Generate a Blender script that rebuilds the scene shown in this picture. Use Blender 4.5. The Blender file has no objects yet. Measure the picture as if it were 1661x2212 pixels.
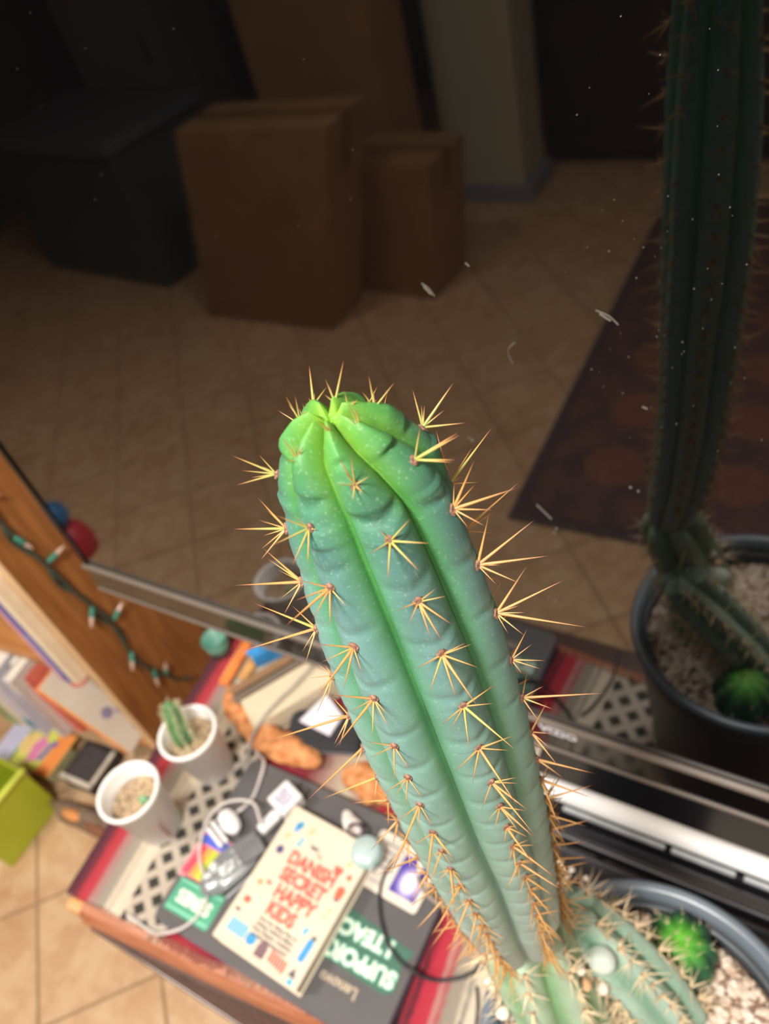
import bpy, bmesh, math, random
from mathutils import Vector, Matrix, noise
random.seed(7)
C = bpy.context.scene.collection
SC = bpy.context.scene
PI = math.pi

# ------------------------------------------------------------------ camera
cam_d = bpy.data.cameras.new('camera')
cam = bpy.data.objects.new('camera', cam_d); C.objects.link(cam)
cam.matrix_world = Matrix(((0.85948293, -0.19783189, 0.47132965, 0.0),
                           (0.46176982, 0.69593949, -0.5499426, 0.0),
                           (-0.21922073, 0.69031208, 0.68950091, 1.05),
                           (0, 0, 0, 1)))
cam_d.sensor_fit = 'HORIZONTAL'; cam_d.sensor_width = 36.0
cam_d.lens = 1700.0/1661.0*36.0
cam_d.clip_start = 0.01; cam_d.clip_end = 60
cam_d.dof.use_dof = True
cam_d.dof.focus_distance = 0.265
cam_d.dof.aperture_fstop = 14.0
SC.camera = cam

# ------------------------------------------------------------------ world, exposure, lamps
w = bpy.data.worlds.new('world'); SC.world = w; w.use_nodes = True
w.node_tree.nodes['Background'].inputs[0].default_value = (0.5, 0.48, 0.45, 1)
w.node_tree.nodes['Background'].inputs[1].default_value = 0.05
SC.view_settings.view_transform = 'Standard'; SC.view_settings.look = 'None'
SC.view_settings.gamma = 1.0; SC.view_settings.use_curve_mapping = False
SC.view_settings.exposure = -0.42

def area(name, loc, size, power, col, target):
    d = bpy.data.lights.new(name, 'AREA'); d.shape = 'DISK'; d.size = size
    d.energy = power; d.color = col
    o = bpy.data.objects.new(name, d); C.objects.link(o); o.location = loc
    o.rotation_euler = (Vector(target)-Vector(loc)).to_track_quat('-Z', 'Y').to_euler()
    return o
area('ceiling_lamp_light', (-0.15, -0.60, 2.10), 0.36, 72, (1.0, 0.95, 0.88), (-0.2, 0.1, 0.3))
area('far_fill_light', (-1.75, -0.75, 2.10), 0.60, 56, (1.0, 0.93, 0.83), (-1.0, 0.2, -0.3))  # added fill over the room, no such lamp is seen

area('added_fill_light', (1.15, -1.55, 1.28), 0.45, 26, (1.0, 0.93, 0.84), (-.3, .2, .2))  # unseen fill added from the front right to lift camera-facing sides

# ------------------------------------------------------------------ materials
def lin(h):
    h = h.lstrip('#'); r = []
    for i in (0, 2, 4):
        c = int(h[i:i+2], 16)/255.0
        r.append(c/12.92 if c <= .04045 else ((c+.055)/1.055)**2.4)
    return r
MC = {}
def M(name, col, rough=.55, var=.12, scale=40, metal=0, bump=0, spec=.5, ior=1.5, trans=0, sss=0, coat=0, col2=None, stretch=None, alpha=1, emit=0):
    if name in MC: return MC[name]
    m = bpy.data.materials.new(name); m.use_nodes = True; MC[name] = m
    nt = m.node_tree; N = nt.nodes; L = nt.links; b = N['Principled BSDF']
    c = lin(col) if isinstance(col, str) else list(col)
    c2 = lin(col2) if col2 else [min(1, x*(1+var)) for x in c]
    c1 = c if col2 else [x*(1-var) for x in c]
    tc = N.new('ShaderNodeTexCoord'); mp = N.new('ShaderNodeMapping'); nz = N.new('ShaderNodeTexNoise')
    nz.inputs['Scale'].default_value = scale; nz.inputs['Detail'].default_value = 4
    if stretch: mp.inputs['Scale'].default_value = stretch
    L.new(tc.outputs['Object'], mp.inputs[0]); L.new(mp.outputs[0], nz.inputs['Vector'])
    rp = N.new('ShaderNodeValToRGB'); rp.color_ramp.elements[0].position = .35; rp.color_ramp.elements[1].position = .65
    rp.color_ramp.elements[0].color = (*c1, 1); rp.color_ramp.elements[1].color = (*c2, 1)
    L.new(nz.outputs[0], rp.inputs[0]); L.new(rp.outputs[0], b.inputs['Base Color'])
    b.inputs['Roughness'].default_value = rough; b.inputs['Metallic'].default_value = metal
    b.inputs['IOR'].default_value = ior; b.inputs['Specular IOR Level'].default_value = spec
    b.inputs['Transmission Weight'].default_value = trans
    b.inputs['Coat Weight'].default_value = coat; b.inputs['Coat Roughness'].default_value = .08
    if sss:
        b.inputs['Subsurface Weight'].default_value = sss; b.inputs['Subsurface Radius'].default_value = (.6, 1, .5); b.inputs['Subsurface Scale'].default_value = .004
    if alpha < 1: b.inputs['Alpha'].default_value = alpha
    if emit:
        b.inputs['Emission Color'].default_value = (*c, 1); b.inputs['Emission Strength'].default_value = emit
    if bump:
        bp = N.new('ShaderNodeBump'); bp.inputs['Strength'].default_value = bump; bp.inputs['Distance'].default_value = .002
        L.new(nz.outputs[0], bp.inputs['Height']); L.new(bp.outputs[0], b.inputs['Normal'])
    return m

# ------------------------------------------------------------------ objects
def tag(o, label=None, cat=None, group=None, kind=None):
    if label: o['label'] = label
    if cat: o['category'] = cat
    if group: o['group'] = group
    if kind: o['kind'] = kind
    return o
def T(name, label, cat, loc=(0, 0, 0), rz=0, group=None, rot=None):
    o = bpy.data.objects.new(name, None); C.objects.link(o); o.empty_display_size = .02
    o.location = loc; o.rotation_euler = rot or (0, 0, rz)
    return tag(o, label, cat, group)
def MO(name, me, mat, parent=None, loc=None, rot=None, smooth=False, label=None, kind=None):
    o = bpy.data.objects.new(name, me); C.objects.link(o)
    if mat is not None and not me.materials: me.materials.append(mat)
    if smooth: me.polygons.foreach_set('use_smooth', [True]*len(me.polygons))
    if parent: o.parent = parent
    if loc: o.location = loc
    if rot: o.rotation_euler = rot
    if label: o['label'] = label
    if kind: o['kind'] = kind
    return o
def fin(bm, name='m'):
    me = bpy.data.meshes.new(name); bm.to_mesh(me); bm.free(); return me
def box(x0, x1, y0, y1, z0, z1, bev=.001, seg=2, mat4=None):
    bm = bmesh.new(); bmesh.ops.create_cube(bm, size=1)
    bmesh.ops.scale(bm, vec=(x1-x0, y1-y0, z1-z0), verts=bm.verts)
    bmesh.ops.translate(bm, vec=((x0+x1)/2, (y0+y1)/2, (z0+z1)/2), verts=bm.verts)
    if bev: bmesh.ops.bevel(bm, geom=bm.edges[:], offset=bev, segments=seg, affect='EDGES', profile=.6)
    if mat4: bm.transform(mat4)
    return fin(bm)
def prism(pts, z0, z1, bev=0):
    bm = bmesh.new(); n = len(pts)
    a = [bm.verts.new((p[0], p[1], z0)) for p in pts]; b = [bm.verts.new((p[0], p[1], z1)) for p in pts]
    bm.faces.new(b); bm.faces.new(a[::-1])
    for i in range(n): bm.faces.new((a[i], a[(i+1) % n], b[(i+1) % n], b[i]))
    bmesh.ops.recalc_face_normals(bm, faces=bm.faces)
    if bev: bmesh.ops.bevel(bm, geom=[e for e in bm.edges if abs(e.verts[0].co.z-e.verts[1].co.z) < 1e-6], offset=bev, segments=2, affect='EDGES')
    return fin(bm)
def rrect(w, h, r, n=5, cx=0, cy=0):
    p = []
    for sx, sy, a0 in ((1, 1, 0), (-1, 1, 90), (-1, -1, 180), (1, -1, 270)):
        for i in range(n+1):
            a = math.radians(a0+90*i/n); p.append((cx+sx*(w/2-r)+r*math.cos(a), cy+sy*(h/2-r)+r*math.sin(a)))
    return p
def disc(r, n=20, cx=0, cy=0, ry=None): return [(cx+r*math.cos(2*PI*i/n), cy+(ry or r)*math.sin(2*PI*i/n)) for i in range(n)]
def lathe(prof, n=48, wob=None):
    bm = bmesh.new(); rings = []
    for r, z in prof:
        if r < 1e-6: rings.append([bm.verts.new((0, 0, z))]); continue
        rings.append([bm.verts.new((r*math.cos(2*PI*i/n), r*math.sin(2*PI*i/n), z)) for i in range(n)])
    for a, b in zip(rings, rings[1:]):
        for i in range(n):
            j = (i+1) % n
            if len(a) == 1 and len(b) == 1: continue
            if len(a) == 1: bm.faces.new((a[0], b[i], b[j]))
            elif len(b) == 1: bm.faces.new((a[i], a[j], b[0]))
            else: bm.faces.new((a[i], a[j], b[j], b[i]))
    bmesh.ops.recalc_face_normals(bm, faces=bm.faces)
    return fin(bm)
def spline(pts, k=8):
    P = [Vector(p) for p in pts]; P = [P[0]*2-P[1]]+P+[P[-1]*2-P[-2]]; out = []
    for i in range(1, len(P)-2):
        a, b, c, d = P[i-1:i+3]
        for s in range(k):
            t = s/k; out.append(.5*((2*b)+(c-a)*t+(2*a-5*b+4*c-d)*t*t+(3*b-a-3*c+d)*t**3))
    out.append(P[-2]); return out
def tube(pts, r, n=8, k=8, bm=None, rf=None, raw=False):
    Q = pts if raw else spline(pts, k); own = bm is None
    if own: bm = bmesh.new()
    prev = None; up = Vector((0, 0, 1)); m = len(Q)
    for i, p in enumerate(Q):
        t = (Q[min(i+1, m-1)]-Q[max(i-1, 0)]).normalized()
        a = t.cross(up); a = a.normalized() if a.length > 1e-4 else Vector((1, 0, 0)); b = t.cross(a).normalized()
        rr = r*(rf(i/(m-1)) if rf else 1)
        ring = [bm.verts.new(p+(a*math.cos(2*PI*j/n)+b*math.sin(2*PI*j/n))*rr) for j in range(n)]
        if prev:
            for j in range(n): bm.faces.new((prev[j], prev[(j+1) % n], ring[(j+1) % n], ring[j]))
        else: first = ring
        prev = ring
    bm.faces.new(first[::-1]); bm.faces.new(prev)
    if own:
        bmesh.ops.recalc_face_normals(bm, faces=bm.faces); return fin(bm)
def lump(rx, ry, rz, amp=.25, freq=30, sub=3, seed=0, ridge=False):
    bm = bmesh.new(); bmesh.ops.create_icosphere(bm, subdivisions=sub, radius=1)
    for v in bm.verts:
        c = v.co.copy(); q = Vector((c.x*rx, c.y*ry, c.z*rz))*freq+Vector((seed*3.1, seed*1.7, 0))
        nn = noise.noise(q)+.5*noise.noise(q*2.1)
        if ridge: nn = .6-2*abs(noise.noise(q))+.4*noise.noise(q*2.3)
        c *= 1+amp*nn; v.co = (c.x*rx, c.y*ry, c.z*rz)
    return fin(bm)
def text(s, size, mat, parent, loc, rz=0, name='lettering', bold=0, ext=.0003, label=None, sp=1.0):
    cu = bpy.data.curves.new('t', 'FONT'); cu.body = s; cu.size = size; cu.extrude = ext; cu.offset = bold
    cu.align_x = 'CENTER'; cu.align_y = 'CENTER'; cu.resolution_u = 3; cu.space_character = sp
    ob = bpy.data.objects.new('t', cu); me = bpy.data.meshes.new_from_object(ob)
    bpy.data.objects.remove(ob); me.materials.clear()
    return MO(name, me, mat, parent, loc, (0, 0, rz), label=label)
def TR(x, y, z, rx=0, ry=0, rz=0):
    return Matrix.Translation((x, y, z)) @ Matrix.Rotation(rz, 4, 'Z') @ Matrix.Rotation(ry, 4, 'Y') @ Matrix.Rotation(rx, 4, 'X')
YAW = math.radians(5.2)

# ================================================================== the setting
FZ = -.8; CZ = 2.22
grout = M('grout', '#a88d6c', .85, .1, 20)
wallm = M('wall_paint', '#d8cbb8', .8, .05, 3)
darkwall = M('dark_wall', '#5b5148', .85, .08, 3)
def struct(name, me, mat): return tag(MO(name, me, mat), kind='structure')
floor = struct('floor', box(-5.4, 2.8, -4.6, 1.2, FZ-.05, FZ-.004, 0), grout)
struct('ceiling', box(-5.4, 2.8, -4.6, 1.0, CZ, CZ+.05, 0), wallm)
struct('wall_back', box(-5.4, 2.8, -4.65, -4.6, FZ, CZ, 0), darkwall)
struct('wall_front', box(-5.4, 2.8, .80, .85, FZ, CZ, 0), wallm)
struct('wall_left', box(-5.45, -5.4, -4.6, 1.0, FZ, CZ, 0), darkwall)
struct('wall_right', box(2.8, 2.85, -4.6, 1.0, FZ, CZ, 0), wallm)
# floor tiles, laid diagonally
tm = bpy.data.materials.new('floor_tile'); tm.use_nodes = True
nt = tm.node_tree; N = nt.nodes; L = nt.links; b = N['Principled BSDF']
g = N.new('ShaderNodeNewGeometry'); oi = N.new('ShaderNodeObjectInfo')
n1 = N.new('ShaderNodeTexNoise'); n1.inputs['Scale'].default_value = 6; n1.inputs['Detail'].default_value = 8; n1.inputs['Roughness'].default_value = .65
n2 = N.new('ShaderNodeTexNoise'); n2.inputs['Scale'].default_value = 22; n2.inputs['Detail'].default_value = 5
L.new(g.outputs['Position'], n1.inputs['Vector']); L.new(g.outputs['Position'], n2.inputs['Vector'])
rp = N.new('ShaderNodeValToRGB'); e = rp.color_ramp.elements
e[0].position = .3; e[0].color = (*lin('#c49c78'), 1); e[1].position = .72; e[1].color = (*lin('#dcbd98'), 1)
x = e.new(.5); x.color = (*lin('#d3af89'), 1)
mx = N.new('ShaderNodeMix'); mx.data_type = 'RGBA'; mx.inputs[0].default_value = .3
rp2 = N.new('ShaderNodeValToRGB'); rp2.color_ramp.elements[0].position = .42; rp2.color_ramp.elements[0].color = (*lin('#b98a62'), 1); rp2.color_ramp.elements[1].position = .6; rp2.color_ramp.elements[1].color = (*lin('#e2c6a2'), 1)
L.new(n1.outputs[0], rp.inputs[0]); L.new(n2.outputs[0], rp2.inputs[0])
L.new(rp.outputs[0], mx.inputs[6]); L.new(rp2.outputs[0], mx.inputs[7]); L.new(mx.outputs[2], b.inputs['Base Color'])
b.inputs['Roughness'].default_value = .5
TS = .291; ta = math.radians(47.7)
tu = Vector((math.cos(ta), math.sin(ta))); tv = Vector((-math.sin(ta), math.cos(ta))); to = Vector((-1.271, -.195))
tile_me = box(-TS/2+.0035, TS/2-.0035, -TS/2+.0035, TS/2-.0035, -.004, 0, .0012, 1); tile_me.materials.append(tm)
cells = []
for i in range(-26, 27):
    for j in range(-26, 27):
        c = to+tu*((i+.5)*TS)+tv*((j+.5)*TS)
        if -5.2 < c.x < 2.6 and -4.4 < c.y < .6: cells.append(((c-Vector((-1.1, -.3))).length, c))
cells.sort(key=lambda q: q[0])
for d, c in cells[:300]:
    o = MO('tile', tile_me, None, floor, (c.x, c.y, FZ)); o.rotation_euler = (0, 0, ta)
bm = bmesh.new()
for d, c in cells[300:]:
    r = bmesh.ops.create_cube(bm, size=1, matrix=Matrix.Translation((c.x, c.y, FZ-.002)) @ Matrix.Rotation(ta, 4, 'Z') @ Matrix.Diagonal((TS-.007, TS-.007, .004, 1)))
MO('far_tiles', fin(bm), tm, floor, kind='stuff')

# ceiling lamps (seen only by their light); the far one is added fill
lampg = M('lamp_glass', '#fff2dc', .4, .02, 5, emit=4)
for nm, (x, y), lb in (('ceiling_lamp', (-.15, -.60), 'round white ceiling lamp above the table'), ('ceiling_lamp', (-1.75, -.75), 'added unseen fill lamp on the ceiling between bookshelf and cardboard boxes')):
    t = T(nm, lb, 'lamp', (x, y, CZ))
    MO('lamp_shade', lathe([(0, -.07), (.06, -.066), (.12, -.045), (.15, -.012), (.15, -.001)], 32), lampg, t, smooth=True)
    MO('lamp_base', lathe([(.155, -.012), (.165, -.012), (.165, 0), (.12, 0)], 32), M('white_metal', '#d8d4cc', .4), t)

t = T('added_fill_lamp', 'added unseen fill lamp with white shade and stand, behind the camera', 'lamp', (1.25, -1.68, FZ))  # stand and shade made up to go with the added fill light
MO('base', lathe([(0, 0), (.14, 0), (.14, .015), (.02, .03), (0, .03)], 32), MC['white_metal'], t, smooth=True); MO('pole', lathe([(.012, .03), (.012, 1.95)], 16), MC['white_metal'], t, smooth=True); MO('lamp_shade', lathe([(.20, 1.90), (.13, 2.12), (.128, 2.12), (.198, 1.90)], 32), lampg, t, smooth=True)

# ================================================================== what the glossy screen mirrors: the far room
card = M('cardboard', '#9a7650', .85, .1, 8, bump=.1)
tape = M('packing_tape', '#7a5a34', .3, .05)
def carton(lb, cx, cy, w, d, h, rz, z=FZ, flaps=True, slump=0):
    t = T('cardboard_box', lb, 'box', (cx, cy, z), rz)
    MO('carton_body', box(-w/2, w/2, -d/2, d/2, 0, h, .004, 1), card, t)
    MO('packing_tape', box(-w/2-.001, w/2+.001, -.03, .03, h*.75, h+.0015, .0005, 1), tape, t)
    if slump:
        for ch in t.children:
            for v in ch.data.vertices: v.co.x += slump*v.co.z/h
    if flaps: MO('flap', box(-w/2, w/2, d/2-.004, d/2+.004, h*.98, h+.10, .002, 1), card, t)
    return t
carton('large slumped cardboard box standing foremost on the tiles, mirrored in the screen', -2.43, -1.86, .76, .28, .90, math.radians(1), flaps=False, slump=.26)
carton('smaller cardboard box right of the tall one, mirrored in the screen', -1.90, -2.19, .46, .30, .62, math.radians(5), flaps=False, slump=.10)
carton('tallest cardboard box standing behind the other two, mirrored in the screen', -2.29, -2.52, .68, .28, 1.60, math.radians(1), flaps=False)
t = T('pillar', 'pale grey square pillar beyond the cardboard boxes, mirrored in the screen', 'pillar', (-1.80, -3.10, FZ))
MO('shaft', box(-.22, .20, -.14, .14, 0, CZ-FZ-.002, .006), M('pillar_paint', '#c4bfa6', .7, .04, 3), t)
MO('plinth', box(-.245, .245, -.155, .155, 0, .09, .004), M('pillar_paint2', '#8f93a0', .6, .04, 3), t)
dk = M('dark_wood', '#2a211b', .6, .2, 6)
t = T('sideboard', 'dark low sideboard right of the pillar, mirrored in the screen', 'cabinet', (-.70, -3.56, FZ))
MO('body', box(-.9, .9, -.2, .2, .05, .80, .006), dk, t)
for i in range(3): MO('door', box(-.88+i*.59, -.31+i*.59, .2, .215, .08, .77, .004), M('dark_wood2', '#332720', .5, .2, 6), t)
MO('top', box(-.93, .93, -.22, .23, .80, .83, .004), dk, t)
def soft(name, lb, cat, x, y, z, r, col, seed, s=(1, 1, 1)):
    t = T(name, lb, cat, (x, y, z)); MO('fabric', lump(r*s[0], r*s[1], r*s[2], .12, 8, 3, seed), M(name+'_cloth', col, .9), t, (0, 0, r*s[2]*1.02), smooth=True); return t
soft('cushion', 'plum red cushion on the dark sideboard, mirrored in the screen', 'cushion', -.75, -3.52, .05, .2, '#5c2730', 3, (1.2, .8, .9))
soft('grey_bag', 'grey cloth bag on the dark sideboard beside the cushion', 'bag', -1.28, -3.52, .05, .18, '#5a6266', 4, (1, .8, .9))
t = T('storage_bin', 'grey green plastic storage bin at the left of the mirrored room', 'bin', (-3.75, -2.3, FZ), math.radians(6))
gb = M('bin_plastic', '#454f4c', .5, .08, 5)
MO('body', box(-.55, .55, -.32, .32, 0, .72, .03, 3), gb, t); MO('lid', box(-.58, .58, -.35, .35, .72, .78, .015), M('bin_lid', '#596168', .45, .05), t)
t = T('tall_cabinet', 'tall grey cabinet behind the storage bin, mirrored in the screen', 'cabinet', (-3.95, -3.1, FZ))
MO('body', box(-.36, .36, -.25, .25, 0, 1.75, .006), M('cabinet_grey', '#6e6a64', .6, .06, 3), t)
MO('door', box(-.34, .34, .25, .265, .04, 1.71, .004), M('cabinet_grey2', '#77736c', .6, .06, 3), t); MO('handle', box(.27, .29, .265, .29, .85, 1.0, .003), M('steel', '#9a9a9a', .3, metal=1), t)
# rug
rm = M('rug_pile', '#76544a', .95, col2='#5a474a', scale=9, bump=.3)
t = T('rug', 'dark red patterned rug on the tiles, mirrored in the screen', 'rug', (-.85, -.84, FZ), math.radians(-1.5))
MO('pile', box(.04, 1.66, -2.10, -.04, .001, .012, .003), rm, t)
MO('border', box(0, 1.70, -2.14, 0, .0005, .009, .002), M('rug_border', '#55484c', .95), t)
for i in range(6):
    for j in range(4):
        MO('medallion', prism(disc(.10, 8, .26+j*.38, -.3-i*.3), .010, .0135), M('rug_motif', '#83594a', .95), t)

# ================================================================== television
gloss = M('tv_gloss', '#050506', .035, .02, 5, ior=2.08)
bezel = M('tv_bezel', '#0b0b0c', .10, .05, 8, ior=1.7)
lip = M('tv_lip', '#6d635b', .35, .05, 8)
TX0, TX1, TZ0, TZ1, TY = -.862, .500, .286, 1.10, .36
tv = T('television', 'large glossy black television, dark screen mirroring the room, behind the cactus', 'television', (0, TY, 0))
MO('back_shell', box(TX0+.004, TX1-.004, .012, .045, TZ0+.01, TZ1-.004, .004), M('tv_back', '#141416', .5), tv)
MO('screen', box(TX0+.012, TX1-.012, .0, .010, .338, TZ1-.012, .0008, 1), gloss, tv)
MO('bezel', box(TX0, TX1, -.004, .012, TZ0, .336, .002), bezel, tv, label='glossy black lower bezel with white lettering')
MO('bezel', box(TX0, TX0+.011, -.003, .012, .3365, TZ1, .002), bezel, tv)
MO('bezel', box(TX1-.011, TX1, -.003, .012, .3365, TZ1, .002), bezel, tv)
MO('bezel', box(TX0+.0115, TX1-.0115, -.003, .012, TZ1-.011, TZ1, .002), bezel, tv)
MO('trim_strip', box(TX0, TX1, -.0065, .0, .3330, .3385, .0015), lip, tv)
MO('trim_strip', box(TX0, TX1, -.0065, .0, TZ0-.001, TZ0+.004, .0015), lip, tv)
text('VIZIO', .0150, M('logo_grey', '#d4d4dc', .5), tv, (-.176, -.0048, .3240), 0, 'logo', .0006, label='pale grey brand lettering')
C.objects[-1].rotation_euler = (PI/2, 0, 0)
MO('wall_bracket', box(-.30, -.06, .045, .439, .62, .80, .004), M('tv_leg', '#1a1a1c', .4), tv)
bm = bmesh.new(); rnd = random.Random(3)
def speck(x, z, r):
    n = 5; vs = [bm.verts.new((x+r*rnd.uniform(.5, 1)*math.cos(a*2*PI/n), -.0006, z+r*rnd.uniform(.5, 1)*math.sin(a*2*PI/n))) for a in range(n)]
    f = bm.faces.new(vs); ex = bmesh.ops.extrude_face_region(bm, geom=[f]); bmesh.ops.translate(bm, vec=(0, .0005, 0), verts=[v for v in ex['geom'] if isinstance(v, bmesh.types.BMVert)])
for i in range(120): speck(rnd.uniform(-.13, .05), rnd.uniform(.72, 1.0), rnd.choice((.00014, .0002, .0003)))
for i in range(50): speck(rnd.uniform(-.6, .05), rnd.uniform(.45, 1.05), rnd.choice((.00014, .0002)))
for x, z in ((-.215, .70), (-.213, .698), (-.105, .68), (-.10, .678), (-.16, .62), (-.158, .625), (-.17, .54), (-.165, .537)): speck(x, z, .0009)
def smear(pts, r=.00028):
    tube([Vector((x, -.0004, z)) for x, z in pts], r, 5, 4, bm)
smear([(-.227, .818), (-.223, .815), (-.220, .810)]); smear([(-.226, .816), (-.222, .811)], .0004); smear([(-.123, .809), (-.116, .806), (-.111, .801)]); smear([(-.121, .807), (-.115, .803)], .0004)
smear([(-.172, .783), (-.1765, .778), (-.177, .773), (-.175, .767)], .00015); smear([(-.171, .646), (-.166, .640), (-.161, .634)], .0004); smear([(-.196, .833), (-.194, .831)]); smear([(-.098, .747), (-.095, .746)])
MO('dust', fin(bm), M('dust', '#7a746a', .9), tv, kind='stuff')

# ================================================================== table, blanket
wood = M('red_wood', '#8a5038', .35, scale=14, col2='#a8654a', stretch=(1, 8, 8), coat=.3)
wood2 = M('red_wood_light', '#b5785a', .3, scale=14, col2='#9a5c40', stretch=(1, 8, 8), coat=.4)
tab = T('side_table', 'red-brown wooden table with moulded front edge under the striped blanket', 'table', (-.745, .019, 0), YAW)
TD = .60
def mould(x0, x1, prof):   # profile (y,z) swept along x
    bm = bmesh.new(); n = len(prof)
    a = [bm.verts.new((x0, p[0], p[1])) for p in prof]; b = [bm.verts.new((x1, p[0], p[1])) for p in prof]
    bm.faces.new(a); bm.faces.new(b[::-1])
    for i in range(n): bm.faces.new((a[i], a[(i+1) % n], b[(i+1) % n], b[i]))
    bmesh.ops.recalc_face_normals(bm, faces=bm.faces); return fin(bm)
MO('table_top', box(-.062, 1.36, .018, TD, -.028, -.001, .002), wood, tab)
MO('moulding', mould(-.030, 1.36, [(.018, -.001), (.006, -.002), (-.001, -.006), (-.003, -.011), (.001, -.014), (-.003, -.017), (-.006, -.021), (-.005, -.027), (.018, -.028)]), wood2, tab, label='rounded reddish front moulding')
MO('corner_block', box(-.060, -.031, .000, .0175, -.028, -.003, .006, 3), M('corner_wood', '#d09a68', .4, .1, 20), tab, label='worn pale orange corner')
MO('apron', box(-.03, 1.32, .03, .05, -.12, -.0285, .002), wood, tab)
for x, y in ((-.03, .03), (1.27, .03), (-.03, TD-.06), (1.27, TD-.06)):
    MO('leg', box(x, x+.05, y, y+.05, FZ+.001, -.0285, .004), wood, tab)
MO('lower_board', box(-.030, 1.30, -.010, .40, -.055, -.043, .003, 3, Matrix.Rotation(-YAW, 4, 'Z')), M('dark_gloss_wood', '#4a3026', .32, .25, 30, stretch=(1, 10, 10), coat=.2), tab, label='dark glossy board under the front edge')

# blanket
bmatl = bpy.data.materials.new('blanket_weave'); bmatl.use_nodes = True
nt = bmatl.node_tree; N = nt.nodes; L = nt.links; b = N['Principled BSDF']; b.inputs['Roughness'].default_value = .95
tc = N.new('ShaderNodeTexCoord'); sx = N.new('ShaderNodeSeparateXYZ'); L.new(tc.outputs['Object'], sx.inputs[0])
mp = N.new('ShaderNodeMapping'); mp.inputs['Scale'].default_value = (60, 14, 1); L.new(tc.outputs['Object'], mp.inputs[0])
nz = N.new('ShaderNodeTexNoise'); nz.inputs['Scale'].default_value = 5; nz.inputs['Detail'].default_value = 5; L.new(mp.outputs[0], nz.inputs['Vector'])
def MA(op, a, b_=None, c=None):
    m = N.new('ShaderNodeMath'); m.operation = op
    for i, v in enumerate((a, b_, c)):
        if v is None: continue
        if isinstance(v, (int, float)): m.inputs[i].default_value = v
        else: L.new(v, m.inputs[i])
    return m.outputs[0]
xx = MA('MULTIPLY_ADD', MA('SUBTRACT', nz.outputs[0], .5), .010, sx.outputs[0])
uu = MA('DIVIDE', MA('ADD', xx, .07), .80)
rp = N.new('ShaderNodeValToRGB'); rp.color_ramp.interpolation = 'LINEAR'
st = [(-.065, '#45222f'), (-.050, '#6e2f3c'), (-.040, '#c23b46'), (-.028, '#bf3f4a'), (-.022, '#b98a88'), (-.014, '#b0908a'), (-.008, '#a79f92'), (.003, '#aaa294'), (.008, '#eadbc4'), (.014, '#c9bda9'), (.020, '#ecdfc9'), (.036, '#e6d8c2'),
      (.112, '#8c3040'), (.13, '#b5323f'), (.20, '#8a2b3a'), (.27, '#d8cbb5'), (.33, '#b5323f'), (.42, '#2b2730'), (.448, '#2b2730'), (.453, '#c0394a'), (.459, '#4a2a38'), (.464, '#c23247'), (.480, '#c83b4c'), (.485, '#c9a39c'), (.490, '#c04a50'), (.496, '#a59c8f'), (.510, '#ab9f90'), (.514, '#e9dcc6'), (.518, '#6d6a66'), (.522, '#eadcc6'), (.541, '#e6d8c2')]
el = rp.color_ramp.elements
el[0].position = (st[0][0]+.07)/.8; el[0].color = (*lin(st[0][1]), 1); el[1].position = 1; el[1].color = (*lin('#5c1c2a'), 1)
for p, c in st[1:]:
    q = el.new((p+.07)/.8); q.color = (*[v*.72 for v in lin(c)], 1)
L.new(uu, rp.inputs[0])
# lace band
def lace(c0, c1):
    inb = MA('MULTIPLY', MA('GREATER_THAN', xx, c0), MA('LESS_THAN', xx, c1))
    p = .036
    a1 = MA('ABSOLUTE', MA('SINE', MA('MULTIPLY', MA('ADD', MA('MULTIPLY', sx.outputs[1], 1.0), MA('MULTIPLY', sx.outputs[0], .95)), PI/p)))
    a2 = MA('ABSOLUTE', MA('SINE', MA('MULTIPLY', MA('SUBTRACT', MA('MULTIPLY', sx.outputs[1], 1.0), MA('MULTIPLY', sx.outputs[0], .95)), PI/p)))
    ln = MA('MINIMUM', a1, a2)
    sm = N.new('ShaderNodeMapRange'); sm.inputs[1].default_value = .50; sm.inputs[2].default_value = .74; L.new(ln, sm.inputs[0])
    return inb, sm.outputs[0]
b1, l1 = lace(.037, .112); b2, l2 = lace(.544, .64)
dkm = N.new('ShaderNodeMix'); dkm.data_type = 'RGBA'; dkm.inputs[6].default_value = (*lin('#b4a99b'), 1); dkm.inputs[7].default_value = (*lin('#33332f'), 1); L.new(l1, dkm.inputs[0])
fm = N.new('ShaderNodeMix'); fm.data_type = 'RGBA'; L.new(MA('MAXIMUM', b1, b2), fm.inputs[0]); L.new(rp.outputs[0], fm.inputs[6]); L.new(dkm.outputs[2], fm.inputs[7])
L.new(fm.outputs[2], b.inputs['Base Color'])
wv = N.new('ShaderNodeTexNoise'); wv.inputs['Scale'].default_value = 500; L.new(tc.outputs['Object'], wv.inputs['Vector'])
bp = N.new('ShaderNodeBump'); bp.inputs['Distance'].default_value = .001; bp.inputs['Strength'].default_value = .6; L.new(wv.outputs[0], bp.inputs['Height']); L.new(bp.outputs[0], b.inputs['Normal'])
bl = T('striped_blanket', 'red, cream and grey striped woven blanket with a net-pattern band covering the table', 'blanket', (-.745, .019, 0), YAW)
bm = bmesh.new(); nx, ny = 200, 90; V = []
for j in range(ny+1):
    row = []
    for i in range(nx+1):
        u = -.066+.80*i/nx; v = .018+(.575-.018)*j/ny
        ev = .003*noise.noise(Vector((u*30, 1.5, 0))) if j == 0 else 0
        eu = .0025*noise.noise(Vector((v*30, 7, 0))) if i == 0 else 0
        z = .0015+.0008*noise.noise(Vector((u*25, v*25, 3)))
        row.append(bm.verts.new((u+eu, v+ev, z)))
    V.append(row)
for j in range(ny):
    for i in range(nx): bm.faces.new((V[j][i], V[j][i+1], V[j+1][i+1], V[j+1][i]))
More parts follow.
